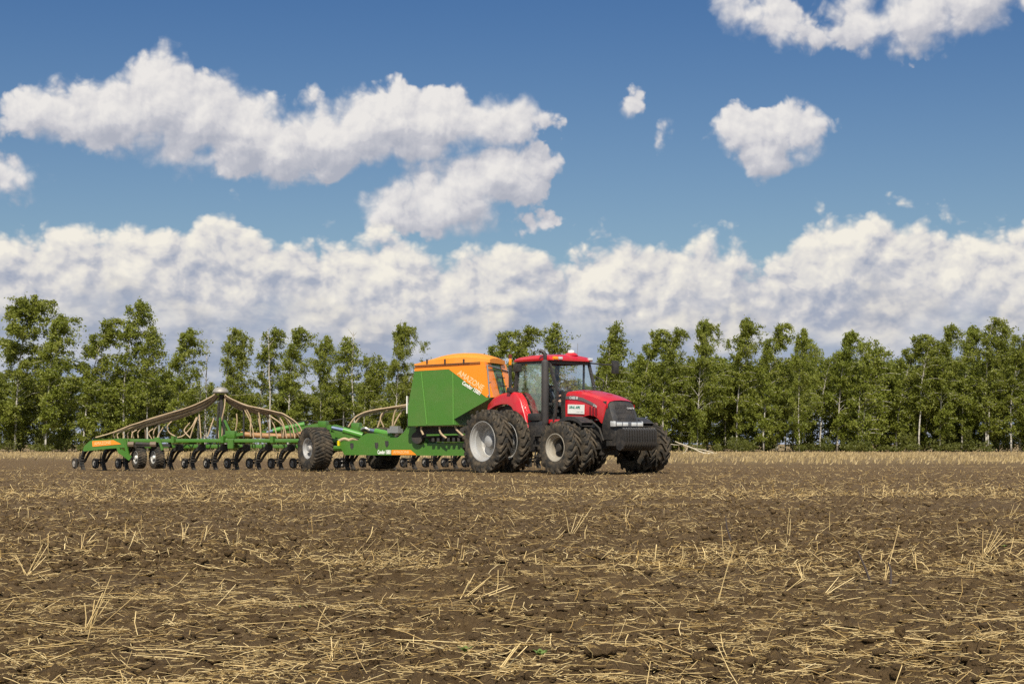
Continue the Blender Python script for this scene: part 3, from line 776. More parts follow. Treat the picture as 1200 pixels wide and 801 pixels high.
# chassis, axles, engine
c = MB()
c.box((-.4, 0, 1.02), (2.7, .62, .62), bev=.03); c.box((-2.5, 0, 1.05), (2.2, .8, .7), bev=.04); c.box((-3.1, 0, 1.0), (1.1, 1.0, .8), bev=.05)
c.tube([(0, -1.75, .75), (0, 1.75, .75)], .13, 10); c.tube([(-3.05, -1.95, .93), (-3.05, 1.95, .93)], .17, 12)
c.box((0, 0, .72), (.42, .7, .4), bev=.05); c.bar((.16, -1.0, .75), (.16, 1.0, .75), .09, .09)
for s in (-1, 1):
    c.box((-.55, s * .46, 1.25), (.5, .3, .55), bev=.05); c.box((-1.1, s * .40, 1.05), (.7, .24, .4), bev=.03)
    c.tube([(.1, s * .35, .75), (.2, s * .9, .80)], .05); c.lathe([(s * 1.0, .24), (s * .92, .27), (s * .8, .22)], 16, 'y', (0, 0, .75))
    c.tube([(-.1, s * .50, 1.55), (.3, s * .52, 1.30), (.45, s * .5, .95)], .03)
c.bar((-3.6, 0, .62), (-4.3, 0, .58), .22, .10); c.box((-3.75, 0, 1.0), (.3, .9, .5), bev=.03)
for s in (-1, 1): c.bar((-3.7, s * .45, .7), (-4.35, s * .38, .55), .09, .12); c.bar((-3.7, s * .4, 1.4), (-4.25, s * .42, .62), .05, .05)
c.build('chassis', M['iron'], TR)
# bonnet: lofted shell
def topz(a): return float(np.interp(a, [-1.12, -.8, -.4, 0, .3, .52, .66, .74], [2.44, 2.46, 2.42, 2.34, 2.26, 2.18, 2.12, 2.06]))
def half(a): return float(np.interp(a, [-1.12, -.5, .3, .74], [.565, .56, .55, .545]))
def low(a): return float(np.interp(a, [-1.12, -.42, -.34, -.10, .15, .32, .43], [1.60, 1.60, 1.66, 1.69, 1.66, 1.56, 1.40]))
rows = []
for a in np.linspace(-1.12, .66, 26):
    t, h, l = topz(a), half(a), low(min(a, .43))
    if a > .43: l = float(np.interp(a, [.43, .66], [1.40, 2.0]))
    pr = [(-h, l), (-h - .012, (l + t) / 2 - .05), (-h, t - .24), (-h + .03, t - .11), (-h + .10, t - .045), (-h * .5, t - .012), (0, t)]
    pr += [(-y, z) for y, z in reversed(pr[:-1])]
    rows.append([(a, y, z) for y, z in pr])
bonnet = MB().grid(rows)
bonnet.add([rows[0][i] for i in range(13)], [tuple(range(13))])
hood = bonnet.build('bonnet', M['red'], TR, 30)
v = MB()
for k in range(3):
    v.prism([(-.075 + .125 * k, 1.72), (-.005 + .125 * k, 1.69 - .01 * k), (.0 + .125 * k, 1.91 - .03 * k), (-.03 + .125 * k, 1.96 - .03 * k), (-.075 + .125 * k, 1.93 - .03 * k)], -.575, -.54, fn_xz)
    v.prism([(-.075 + .125 * k, 1.72), (-.005 + .125 * k, 1.69), (.0 + .125 * k, 1.91), (-.075 + .125 * k, 1.93)], .54, .575, fn_xz)
v.build('air_vent', simple('vent_red', (.16, .004, .01), .5), hood)
st = MB()
for s in (-1, 1):
    poly = [(-1.10, 2.27), (-.72, 2.27), (-.35, 2.20), (.0, 2.08), (.22, 1.99), (.22, 1.92), (.0, 2.00), (-.35, 2.11), (-.72, 2.17), (-1.10, 2.18)]
    st.prism(poly, s * .572, s * .586, fn_xz)
st.build('side_stripe', M['grey'], hood)
lettering('lettering', 'CASE III', (-.92, -.592, 2.185), (1, 0, -.06), (0, 0, 1), .105, M['silver'], hood, width=.36, bold=.004)
lettering('lettering', '340', (.10, -.592, 1.955), (1, 0, -.38), (0, 0, 1), .10, M['silver'], hood, width=.17)
MB().box((-.63, -.592, 1.875), (.72, .012, .27), Matrix.Rotation(R(2.0), 3, 'Y')).build('banner', M['white'], hood)
lettering('lettering', 'URAL APK', (-.93, -.6015, 1.905), (1, 0, -.035), (0, 0, 1), .105, M['letter_green'], hood, width=.50, shear=.25, bold=.004)
lettering('lettering', 'ural apk', (-.60, -.6015, 1.79), (1, 0, -.035), (0, 0, 1), .04, simple('pale_print', (.45, .45, .44), .6), hood, width=.3)
# grille: dark shell that wraps the nose
rows = []
for i, z in enumerate(np.linspace(2.09, .98, 12)):
    f = float(np.interp(z, [.98, 1.3, 1.6, 2.0, 2.075], [.98, .97, .90, .73, .64])); h = float(np.interp(z, [.98, 1.3, 1.7, 2.075], [.50, .53, .545, .52]))
    bk = float(np.interp(z, [.98, 1.35, 2.02, 2.075], [.45, .42, .62, .60]))
    pr = [(bk, -h), (f - .20, -h - .004), (f - .07, -h + .035), (f - .01, -h + .15), (f + .015, -h * .4), (f + .02, 0)]
    pr += [(a, -y) for a, y in reversed(pr[:-1])]
    rows.append([(a, y, z) for a, y in pr])
gr = MB().grid(rows)
gr.build('grille', M['black'], TR, 40)
g2 = MB()
for y in np.linspace(-.33, .33, 12):
    g2.bar((.765, y, 2.0), (.945, y, 1.52), .012, .012)
for z in (1.60, 1.75, 1.90):
    f = float(np.interp(z, [1.6, 2.0], [.925, .755])); g2.bar((f, -.36, z), (f, .36, z), .012, .014)
g2.build('grille_bar', M['exhaust'], TR)
lettering('lettering', 'CASE III', (.835, .08, 1.865), (0, 1, 0), (-.36, 0, 1), .075, M['silver'], TR, width=.28, ext=.004)
# lamps across the nose
hl = MB(); hl.box((.975, 0, 1.42), (.10, 1.06, .17), bev=.04); lamp_bar = hl.build('lamp_bar', simple('lamp_housing', (.20, .20, .21), .3, metal=.6), TR)
for y in (-.41, -.17, .17, .41):
    b = MB(); b.box((1.02, y, 1.42), (.04, .20, .11), bev=.015); b.build('headlight', M['lens'], TR)
for s in (-1, 1):
    b = MB(); b.box((.90, s * .545, 1.43), (.20, .05, .16), bev=.02); b.build('headlight', M['lens'], TR)
# nose weights
w = MB(); w.bar((.55, -.42, .95), (1.2, -.42, .95), .12, .30); w.bar((.55, .42, .95), (1.2, .42, .95), .12, .30); w.box((.8, 0, .92), (.7, .8, .3), bev=.03)
w.build('weight_bracket', M['iron'], TR)
prof = [(1.10, .98), (1.16, 1.24), (1.24, 1.285), (1.44, 1.285), (1.49, 1.24), (1.50, .86), (1.44, .74), (1.28, .66), (1.14, .72)]
wt = MB().prism(prof, -.032, .032, fn_xz).mesh('front_weight', M['black'])
for k in range(13):
    y = (k - 6) * .101
    link('front_weight', wt, TR, (0, y, 0))
tabs = MB()
for k in range(13): tabs.box((1.40, (k - 6) * .101, 1.30), (.05, .03, .03))
tabs.build('weight_tab_glints', M['steel'], TR)  # bright tabs paint in the highlights along the top of the weights
# cab
cb = MB()
cb.box((-2.25, 0, 1.40), (1.75, 1.5, .14), bev=.03); cb.box((-2.9, 0, 1.9), (.25, 1.5, .9), bev=.04)
cb.box((-1.25, 0, 1.95), (.22, 1.10, .95), bev=.04)
cb.build('cab_base', M['black'], TR)
for s in (-1, 1): MB().box((-1.62, s * .80, 1.52), (1.15, .06, .12), bev=.02).build('cab_sill', M['red'], TR)
fr = MB()
for s in (-1, 1):
    y = s * .80
    fr.bar((-3.14, y, 2.30), (-3.02, y, 3.32), .09, .12); fr.bar((-1.85, y, 1.50), (-1.81, y, 3.32), .05, .05)
    fr.bar((-1.26, s * .76, 2.40), (-1.60, y, 3.32), .07, .08); fr.bar((-1.26, s * .76, 2.40), (-1.36, y, 1.5), .07, .07)
    fr.bar((-3.06, y, 3.30), (-1.60, y, 3.30), .07, .08); fr.bar((-3.14, y, 2.32), (-2.45, y, 1.55), .06, .07)
fr.bar((-1.60, -.8, 3.29), (-1.60, .8, 3.29), .08, .10); fr.bar((-3.04, -.8, 3.30), (-3.04, .8, 3.30), .08, .08); fr.bar((-3.14, -.8, 2.36), (-3.14, .8, 2.36), .08, .1)
fr.box((-2.98, -.86, 3.16), (.30, .12, .24), bev=.03)
fr.build('cab_frame', M['black'], TR)
def pane(P, name='window', gm='glass'):
    P = [Vector(p) for p in P]; n = (P[1] - P[0]).cross(P[-1] - P[0]).normalized() * .008
    k = len(P); MB().add([p + n for p in P] + [p - n for p in P], [tuple(range(k)), tuple(range(2 * k - 1, k - 1, -1))] + [(i, (i + 1) % k, k + (i + 1) % k, k + i) for i in range(k)]).build(name, M[gm], TR)
for s in (-1, 1):
    y = s * .80
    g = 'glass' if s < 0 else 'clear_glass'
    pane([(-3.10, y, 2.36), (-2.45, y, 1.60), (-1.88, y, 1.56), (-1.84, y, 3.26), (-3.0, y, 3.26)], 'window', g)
    pane([(-1.82, y, 1.56), (-1.38, y, 1.58), (-1.30, y, 2.40), (-1.61, y, 3.26), (-1.78, y, 3.26)], 'cab_door', 'clear_glass')
pane([(-1.26, -.73, 2.42), (-1.26, .73, 2.42), (-1.585, .77, 3.25), (-1.585, -.77, 3.25)], 'windscreen', 'clear_glass')
pane([(-3.13, .73, 2.42), (-3.13, -.73, 2.42), (-3.03, -.77, 3.26), (-3.03, .77, 3.26)], 'rear_window', 'clear_glass')
rows = []
for a, dz, h in [(-3.20, -.02, .80), (-3.14, .06, .86), (-2.9, .11, .88), (-2.3, .145, .885), (-1.75, .13, .88), (-1.52, .08, .86), (-1.42, .0, .80)]:
    t = 3.39 + dz; rows.append([(a, -h, 3.34), (a, -h - .01, 3.36 + dz * .3), (a, -h + .05, t - .03), (a, -h * .5, t + .015), (a, 0, t + .025), (a, h * .5, t + .015), (a, h - .05, t - .03), (a, h + .01, 3.36 + dz * .3), (a, h, 3.34)])
rf = MB().grid(rows); rf.add([rows[0][i] for i in range(9)], [tuple(range(9))]); rf.add([rows[-1][i] for i in range(9)], [tuple(range(9))])
rf.add([rows[i][0] for i in range(7)] + [rows[i][-1] for i in reversed(range(7))], [tuple(range(14))])
roof = rf.build('cab_roof', M['red'], TR, 35)
MB().box((-1.43, -.70, 3.41), (.10, .16, .09), bev=.02).build('indicator', M['amber'], roof)
MB().box((-1.42, -.52, 3.41), (.10, .14, .085), bev=.02).build('work_light', M['lens'], roof)
MB().box((-1.42, .70, 3.41), (.10, .14, .085), bev=.02).build('work_light', M['lens'], roof)
gd = MB(); gd.lathe([(3.60, .10), (3.64, .10), (3.675, .07), (3.69, .0)], 16, 'z', (-1.75, .22, 0)); gd.build('antenna_dome', M['white'], roof)
gm = MB(); gm.lathe([(3.52, .22), (3.58, .17), (3.60, .12)], 16, 'z', (-1.75, .22, 0)); gm.build('antenna_mount', M['red'], roof)
MB().tube([(-2.0, .70, 3.5), (-2.0, .72, 3.92)], .008, 5).build('aerial', M['steel'], roof)
# exhaust stack
ex = MB(); ex.lathe([(1.42, .0), (1.42, .06), (1.5, .112), (3.30, .112), (3.34, .07), (3.36, .05)], 18, 'z', (-1.66, -.90, 0))
exo = ex.build('exhaust_stack', M['exhaust'], TR)
MB().tube(smooth_path([(-1.66, -.90, 3.34), (-1.66, -.90, 3.48), (-1.70, -.93, 3.58), (-1.80, -1.0, 3.63)]), .055, 12, False).build('exhaust_pipe', M['black'], exo)
# rear mudguards
outer = [(-4.16, 1.90), (-4.10, 2.10), (-3.85, 2.27), (-3.48, 2.38), (-3.05, 2.42), (-2.78, 2.38), (-2.58, 2.18), (-2.40, 1.82), (-2.22, 1.36)]
inner = [(-4.12, 1.86), (-4.00, 1.93), (-3.76, 2.02), (-3.44, 2.07), (-3.16, 2.06), (-2.98, 1.98), (-2.84, 1.80), (-2.70, 1.55), (-2.56, 1.32)]
for s in (-1, 1):
    fm = MB(); y0, y1 = s * 1.10, s * .85
    n = len(outer)
    rows = [[(a, y1, z + .01) for a, z in outer], [(a, y0 + s * -.06, z + .01) for a, z in outer], [(a, y0 + s * -.02, z - .02) for a, z in outer], [(a, y0, z - .06) for a, z in outer], [(a, y0, z) for a, z in inner], [(a, y1, z) for a, z in inner]]
    fm.grid(rows); mud = fm.build('mudguard', M['red'], TR, 45)
    MB().prism([(-4.08, 1.6)] + [(a_, z_ - .02) for a_, z_ in inner] + [(-2.4, 1.0), (-3.7, 1.0)], s * .86, s * .83, fn_xz).build('mudguard_liner', M['black'], mud)
# front mudguards
for s in (-1, 1):
    fm = MB(); rr_ = [(.90 * math.cos(t), .75 + .90 * math.sin(t)) for t in np.linspace(R(52), R(148), 12)]; r2 = [(.87 * math.cos(t), .75 + .87 * math.sin(t)) for t in np.linspace(R(52), R(148), 12)]
    fm.grid([[(a, s * 1.0, z) for a, z in rr_], [(a, s * 1.44, z) for a, z in rr_], [(a, s * 1.44, z - .08) for a, z in r2], [(a, s * 1.0, z - .08) for a, z in r2], [(a, s * 1.0, z) for a, z in rr_]])
    fm.bar((0, s * .5, 1.25), (0, s * 1.2, 1.60), .05, .05); fm.build('front_mudguard', M['black'], TR)
# tank, battery box and steps
for s in (-1, 1): MB().box((-1.92, s * .92, 1.08), (.62, .34, .92), bev=.06).build('fuel_tank', M['black'], TR)
MB().box((-1.95, -.95, 1.655), (.50, .36, .22), bev=.03).build('battery_box', M['black'], TR)
for s in (-1, 1):
    sp = MB()
    for z in (.50, .80, 1.10): sp.box((-1.62, s * 1.16, z), (.40, .16, .04))
    sp.bar((-1.42, s * 1.14, .42), (-1.42, s * 1.14, 1.2), .03, .03); sp.bar((-1.82, s * 1.14, .42), (-1.82, s * 1.14, 1.2), .03, .03)
    sp.build('step_ladder', M['iron'], TR)
MB().tube(smooth_path([(-1.50, .86, 2.45), (-1.20, .95, 2.48), (-1.12, .96, 2.75), (-1.40, .88, 2.9)]), .016, 6).build('grab_rail', M['black'], TR)
# mirrors and side marker
mr = MB(); mr.tube([(-1.56, .84, 3.30), (-1.50, 1.2, 3.28), (-1.42, 1.70, 3.26)], .025, 6); ma = mr.build('mirror_arm', M['black'], TR)
MB().box((-1.42, 1.74, 3.20), (.10, .24, .40), bev=.03).build('mirror', M['black'], ma)
mp = MB(); mp.bar((-3.04, -1.10, 2.40), (-3.04, -1.10, 3.24), .07, .07); mp.box((-3.04, -1.10, 2.48), (.16, .16, .16), bev=.02); po = mp.build('marker_post', M['black'], TR)
MB().box((-3.03, -1.11, 3.34), (.06, .075, .20), bev=.01).build('marker_lamp', M['amber'], po)
MB().box((-3.04, -1.10, 3.50), (.075, .08, .12), bev=.01).build('marker_cap', simple('dull_red', (.14, .025, .015), .5), po)
# seat, console and wheel inside the cab
se = MB(); se.box((-2.20, 0, 1.86), (.5, .5, .14), bev=.05); se.box((-2.47, 0, 2.28), (.13, .48, .72), bev=.05); se.box((-2.20, 0, 1.62), (.3, .3, .36), bev=.03); se.box((-2.15, -.36, 2.05), (.45, .1, .08), bev=.03)
se.build('seat', M['seat'], TR)
co = MB(); co.bar((-1.42, 0, 1.5), (-1.50, 0, 2.22), .22, .2); co.box((-1.62, -.50, 2.5), (.08, .24, .30), Matrix.Rotation(R(25), 3, 'Z'), bev=.02); co.bar((-1.6, -.5, 1.9), (-1.62, -.50, 2.45), .04, .04)
co.build('console', M['black'], TR)
sw = MB(); ring = [Vector((-1.62 + .07 * math.sin(t), .19 * math.cos(t), 2.30 + .18 * math.sin(t))) for t in np.linspace(0, 2 * math.pi, 25)]
sw.tube(ring, .016, 6, False); sw.bar((-1.62, -.18, 2.30), (-1.62, .18, 2.30), .03, .02); sw.bar((-1.62, 0, 2.30), (-1.50, 0, 2.2), .04, .04); sw.build('steering_wheel', M['black'], TR)

# ------------------------------------------------------------------ driver
def skinned(name, joints, edges, rad, material, parent, sub=2):
    me = bpy.data.meshes.new(name); me.from_pydata(joints, edges, []); o = bpy.data.objects.new(name, me); col.objects.link(o)
    sk = o.modifiers.new('skin', 'SKIN'); sk.use_smooth_shade = True
    for i, v_ in enumerate(me.skin_vertices[0].data): v_.radius = (rad[i], rad[i]) if not hasattr(rad[i], '__len__') else rad[i]; v_.use_root = (i == 0)
    sb = o.modifiers.new('sub', 'SUBSURF'); sb.levels = sb.render_levels = sub
    dg = bpy.context.evaluated_depsgraph_get(); dg.update()
    m2 = bpy.data.meshes.new_from_object(o.evaluated_get(dg)); bpy.data.objects.remove(o); bpy.data.meshes.remove(me)
    m2.name = name; m2.materials.clear(); m2.materials.append(material)
    return link(name, m2, parent)
DR = empty('person', TR.matrix_basis @ Vector((-2.24, 0, 1.93)), R(-50))
tag(DR, 'driver in a dark jacket and cap seated behind the tractor steering wheel', 'person')
J = [(0, 0, .10), (.02, 0, .30), (.03, 0, .48), (.03, 0, .60), (.05, 0, .66), (.07, 0, .74), (.08, 0, .84),            # pelvis .. head
     (.30, .11, .10), (.50, .12, .08), (.58, .12, -.28), (.68, .12, -.36), (.30, -.11, .10), (.50, -.12, .08), (.58, -.12, -.28), (.68, -.12, -.36),
     (.03, .19, .54), (.22, .25, .30), (.46, .20, .36), (.60, .17, .40), (.03, -.19, .54), (.22, -.25, .30), (.46, -.20, .36), (.60, -.17, .40)]
Ed = [(0, 1), (1, 2), (2, 3), (3, 4), (4, 5), (5, 6), (0, 7), (7, 8), (8, 9), (9, 10), (0, 11), (11, 12), (12, 13), (13, 14), (3, 15), (15, 16), (16, 17), (17, 18), (3, 19), (19, 20), (20, 21), (21, 22)]
Rd = [.15, .145, .16, .12, .055, .085, .095, .085, .065, .05, .045, .085, .065, .05, .045, .06, .048, .038, .042, .06, .048, .038, .042]
body = skinned('body', J, Ed, Rd, M['skin'], DR)
skinned('jacket', [J[i] for i in (0, 1, 2, 3, 15, 16, 17, 19, 20, 21)], [(0, 1), (1, 2), (2, 3), (3, 4), (4, 5), (5, 6), (3, 7), (7, 8), (8, 9)], [.165, .165, .18, .135, .078, .062, .05, .078, .062, .05], M['cloth'], DR)
skinned('trousers', [J[i] for i in (0, 7, 8, 9, 11, 12, 13)], [(0, 1), (1, 2), (2, 3), (0, 4), (4, 5), (5, 6)], [.16, .10, .08, .06, .10, .08, .06], M['seat'], DR)
cp = MB(); cp.lathe([(.86, .108), (.92, .10), (.96, .06), (.97, 0)], 16, 'z', (.075, 0, 0)); cp.box((.20, 0, .868), (.13, .16, .012)); cp.build('cap', M['hair'], DR)
fc = MB(); fc.box((.178, 0, .80), (.035, .025, .045), bev=.01)
fc.build('nose', M['skin'], DR)

# ------------------------------------------------------------------ air seeder (frame x along the drawbar towards the tractor, y left)
SX, SY = 0.0, 53.35
SA = R(-20)
SD = empty('air_seeder', (SX, SY, 0), SA)
tag(SD, 'wide green and orange air seeder with hoses and folding wings, hitched behind the red tractor', 'air seeder')
ca, sa_ = math.cos(SA), math.sin(SA)
def W2L(x, y, z):
    dx, dy = x - SX, y - SY; return Vector((ca * dx + sa_ * dy, -sa_ * dx + ca * dy, z))
def PX(px, py, D):                         # point seen at (px, py) of the photo, D metres out, in the seeder frame
    return W2L((px - 600) / F * D, D, EYE + (520 - py) / F * D)
def S(px, py, b):                          # the same on the plane y = b of the seeder frame
    k = (px - 600) / F
    # world: X = SX + ca*a - sa*b ; Y = SY + sa*a + ca*b ; X = k Y
    a = (k * (SY + ca * b) - SX + sa_ * b) / (ca - k * sa_)
    Y = SY + sa_ * a + ca * b
    return a, EYE + (520 - py) / F * Y
def poly_at(pts, b): return [S(px, py, b) for px, py in pts]
HB = -.95
# drawbar frame
dp = poly_at([(396.5, 518), (404, 532.8), (546, 533.6), (560, 533.6), (560, 518), (545, 518), (501, 520), (497, 515), (486, 509), (490, 500), (478, 499), (473, 507), (466, 512.5), (456, 513.5), (448, 510.5), (440, 507.5), (430, 507.5), (424, 511), (420, 515.5), (410, 516.5)], -.42)
db = MB(); db.prism(dp, -.45, -.39, fn_xz); db.prism(dp, .39, .45, fn_xz)
a_hit, a_back = 0.15, dp[0][0]
db.box((-2.9, 0, .72), (4.2, .76, .34), bev=.02); db.bar((-.9, -.30, .66), (.35, 0, .60), .16, .2); db.bar((-.9, .30, .66), (.35, 0, .60), .16, .2)
for a in (-1.2, -3.0, -4.4): db.bar((a, -.39, .72), (a, .39, .72), .2, .28)
frame = db.build('drawbar_frame', M['green'], SD)
ho = MB()
for px, py in ((412.5, 522.5), (441.5, 522), (453.5, 520)):
    a, z = S(px, py, -.452); ho.prism([(a - .07, z + .10), (a + .05, z + .10), (a + .06, z - .02), (a, z - .12), (a - .06, z - .04)], -.456, -.449, fn_xz)
ho.build('frame_hole', M['black'], frame)
a0, z0 = S(459, 527, -.452); a1, z1 = S(482, 533, -.452); a2, _ = S(488, 533, -.452)
MB().prism([(a0, z0), (a1 - .02, z0), (a2, z1 + .01), (a0, z1 + .01)], -.462, -.4505, fn_xz).build('sticker', M['orange'], frame)
lettering('lettering', 'AMAZONE', (a0 + .06, -.4635, z1 + .055), (1, 0, 0), (0, 0, 1), .125, M['cream'], frame, width=(a1 - a0) * .8)
b0, _ = S(442.5, 533, -.452)
lettering('lettering', 'Condor 15001', (b0, -.4535, z1 + .04), (1, 0, 0), (0, 0, 1), .17, M['white'], frame, width=a0 - b0 - .03, bold=.006)
MB().box((S(397, 519, -.5)[0], -.5, S(397, 519, -.5)[1]), (.06, .08, .16)).build('reflector', M['yellow'], frame)

# hopper
hp = poly_at([(487, 427.5), (567, 423.5), (577.5, 465), (532, 491), (535.5, 497.5), (478, 499), (478, 476), (482, 455)], HB)
hb = MB(); hb.prism(hp, HB, -HB, fn_xz); hopper = hb.build('hopper', M['green'], SD, 25)
up = poly_at([(486.6, 427.6), (567, 423.6), (577.7, 465.2), (570.3, 465.4), (526, 432.3), (485.6, 434.6)], HB)
ob = MB(); ob.prism(up, HB - .006, HB + .02, fn_xz); ob.prism(up, -HB - .02, -HB + .006, fn_xz); ob.build('orange_panel', M['orange'], hopper)
def on_front(t, b):  # along the sloping front edge
    a = up[1][0] + (up[2][0] - up[1][0]) * t; z = up[1][1] + (up[2][1] - up[1][1]) * t; return a, b, z
fr = MB()
for b0_, b1_ in ((-.956, -.40), (.45, .956)):
    fr = MB()
    P = [on_front(0, b0_), on_front(0, b1_), on_front(1, b1_ + (.10 if b0_ < 0 else .1)), on_front(1, b0_)]
    P2 = [(a + .02, b, z) for a, b, z in P]; fr.add(P + P2, [(0, 1, 2, 3), (7, 6, 5, 4), (0, 4, 5, 1), (1, 5, 6, 2), (2, 6, 7, 3), (3, 7, 4, 0)])
    fr.build('front_panel', M['orange'], hopper)
# ribs on the side sheet
M['rib'] = simple('rib_green', (.10, .26, .04), .4)
for px0, px1 in ((494, 500.5), (531, 531.5)):
    rb = MB(); A0 = S(px0, 436, HB); A1 = S(px1, 497, HB); rb.bar((A0[0], HB - .004, A0[1]), (A1[0], HB - .004, A1[1]), .035, .03, up=(1, 0, 0)); rb.build('side_rib', M['rib'], hopper)
# lid: crowned orange sheet
ld = poly_at([(487, 427), (489, 423.5), (498, 420), (512, 417), (527, 415), (545, 414), (560, 414.6), (575, 417.2), (586, 419.5), (588, 421.5)], 0)
rows = []
lid0, lid1 = up[0][0] - .02, up[1][0] + .10
N = 14
crown = [.0, .09, .16, .22, .27, .30, .325, .335, .335, .325, .30, .26, .20, .13]
zl = up[0][1]
for i in range(N):
    a = lid0 + (lid1 - lid0) * i / (N - 1); base = zl - .02 + (up[1][1] - up[0][1]) * min(1, i / (N - 3)); h = crown[i]
    if i > 10: base = up[1][1] - .02
    hw = .98 if i < 11 else .98 - (i - 10) * .10
    rows.append([(a, -hw, base), (a, -hw, base + .05 + h * .38), (a, -hw * .9, base + .04 + h * .62), (a, -hw * .55, base + .03 + h * .92), (a, 0, base + .03 + h), (a, hw * .55, base + .03 + h * .92), (a, hw * .9, base + .04 + h * .62), (a, hw, base + .05 + h * .38), (a, hw, base)])
lm = MB().grid(rows); lm.add(rows[0], [tuple(range(9))]); lm.add(rows[-1], [tuple(range(9))])
lid = lm.build('hopper_lid', M['orange_sheet'], hopper, 50)
hk = MB()
for px in (500.5, 521.5, 543.5): a, z = S(px, 423, HB - .04); hk.box((a, -1.0, z), (.05, .03, .13))
hk.bar((up[0][0], -1.0, up[0][1] - .03), (up[1][0] - .1, -1.0, up[1][1] - .02), .02, .03)
hk.build('lid_hook', M['iron'], lid)
# lettering on the hopper
def txt(name, s, p0, p1, size, mt, bold=.0):
    A = S(*p0, HB - .008); B = S(*p1, HB - .008); d = Vector((B[0] - A[0], 0, B[1] - A[1]))
    lettering(name, s, (A[0], HB - .0085, A[1]), d, Vector((0, 0, 1)), size, mt, hopper, width=d.length, bold=bold)
txt('lettering', 'AMAZONE', (535.5, 438.2), (564.8, 457.6), .24, M['cream'], .004)
txt('lettering', 'Condor 15001', (541.2, 449.6), (562, 462.8), .165, M['white'], .005)
# ladder, platform rails at the front
lr = MB(); fa = up[2][0]
for b in (-.34, .16): lr.bar((fa - .12, b, up[1][1] - .35), (fa + .10, b, 1.6), .025, .025)
for t in (.18, .42, .66, .9): a, _, z = on_front(t, 0); lr.box((a + .12, -.09, z), (.09, .46, .025))
lr.build('ladder', M['iron'], SD)
rl = MB()
def rail(pts): rl.tube([Vector((S(px, py, b)[0], b, S(px, py, b)[1])) for px, py, b in pts], .022, 6)
rail([(571, 428, -1.0), (583, 431.3, .0), (595.5, 435, .95)]); rail([(573, 447.5, -1.0), (584, 450.5, 0), (594.5, 454, .95)])
rail([(571, 427.5, -1.0), (574, 466, -1.0)]); rail([(595.5, 434.5, .95), (594.8, 455, .95)]); rail([(572, 463, -1.0), (578, 467, -.6)])
rl.build('hand_rail', M['steel'], SD)
# rear of the hopper: pale sign board and black tail
MB().box((hp[6][0] - .06, -.86, S(478, 474, -.86)[1]), (.03, .08, .55)).build('sign_board', M['white'], hopper)
tl = MB(); tl.box((hp[6][0] + .0, -.86, S(478, 495, -.9)[1]), (.10, .10, .26), bev=.02); tl.build('tail_lamp', M['black'], hopper)
# metering gear and fan below the hopper
mg = MB()
A = S(505, 505, -.5); B = S(545, 508, -.5)
mg.box(((A[0] + B[0]) / 2 - .1, 0, 1.22), (1.9, 1.2, .36), bev=.04); mg.box((A[0] + .9, 0, 1.0), (2.0, .9, .16))
for k in range(6): mg.box((S(508 + 6 * k, 515, -.62)[0], -.62, .99), (.09, .1, .14), bev=.01)
mg.lathe([(-.62, .0), (-.62, .19), (-.5, .21), (-.4, .19)], 16, 'y', (S(489, 513, -.6)[0], 0, 1.05))
mg.build('metering_unit', M['iron'], SD)
mb_ = MB(); A = S(500, 509.5, -.72); B = S(543, 508.5, -.72); mb_.bar((A[0], -.72, A[1]), (B[0] + .2, -.72, B[1]), .04, .05); mb_.build('meter_bar', M['green'], SD)
for pts in ([(494, 499), (493.5, 503), (496, 509)], [(515, 499), (515.5, 505), (518, 509), (523, 513)], [(533, 498), (535, 503), (539, 507), (543, 510.5)]):
    MB().tube(smooth_path([Vector((S(x, y, -.80)[0], -.80, S(x, y, -.80)[1])) for x, y in pts]), .032, 7).build('delivery_hose', M['hose'], SD)

# ------------------------------------------------------------------ wheels of the seeder
WH = R(-56) - SA                           # the carriage wheels roll at this heading
big = make_wheel(SD, PX(369.5, 525.2, 54.9), WH, .69, .66, .33, 34, .022, .045, -.08, M['rim'], M['rim'], flat=.9, sweep=.20, deep=.04)
big2 = wheel_copy(big, PX(369.5, 525.2, 54.9) + W2L(2.5 * .829 + SX, 2.5 * .559 + SY, 0), WH + math.pi)
ax = MB(); q0 = PX(369.5, 525.2, 54.9); q1 = Vector(big2.location); ax.tube([q0, q1], .09, 8)
m_ = (q0 + q1) / 2; ax.bar(m_, (S(410, 520, 0)[0], 0, .75), .3, .25); ax.build('axle', M['green'], SD)

# ------------------------------------------------------------------ wings
DW = 56.3
bars = MB()
x0, x1 = 141, 405
def wing(px0, px1, D0, D1, zf=True):
    b = MB()
    f0, f1 = PX(px0, 516.0, D0 - .25), PX(px1, 516.0, D1 - .25); b.bar(f0, f1, .13, .115, bev=.012)
    g0, g1 = PX(px0, 522.6, D0 + .35), PX(px1, 522.6, D1 + .35); b.bar(g0, g1, .12, .12, bev=.012)
    n = 7
    for k in range(n):
        t = (k + .5) / n; p = f0.lerp(f1, t); q = g0.lerp(g1, t); b.bar(p, q, .10, .12)
    return b, f0, f1
wb, f0, f1 = wing(141, 412, DW, DW)
# tandem wheel carrier, brackets
for px in (204, 262, 320):
    b = PX(px, 513.5, DW - .33); wb.box(b + Vector((0, 0, -.03)), (.10, .22, .22))
wb.bar(PX(146, 514, DW - .4), PX(151, 538, DW - .45), .07, .10); wb.bar(PX(141, 528, DW - .4), PX(153, 537, DW - .5), .06, .16)
wb.bar(PX(138, 523, DW - .4), PX(141, 531, DW - .4), .07, .10)
wb.bar(PX(186.5, 514, DW - .4), PX(190.5, 527, DW - .42), .06, .08); wb.bar(PX(181, 515, DW - .38), PX(187, 515, DW - .38), .08, .16)
wb.box(PX(270.5, 520.0, DW - .36), (.20, .08, .28)); 
nw = wb.build('wing_frame', M['green'], SD)
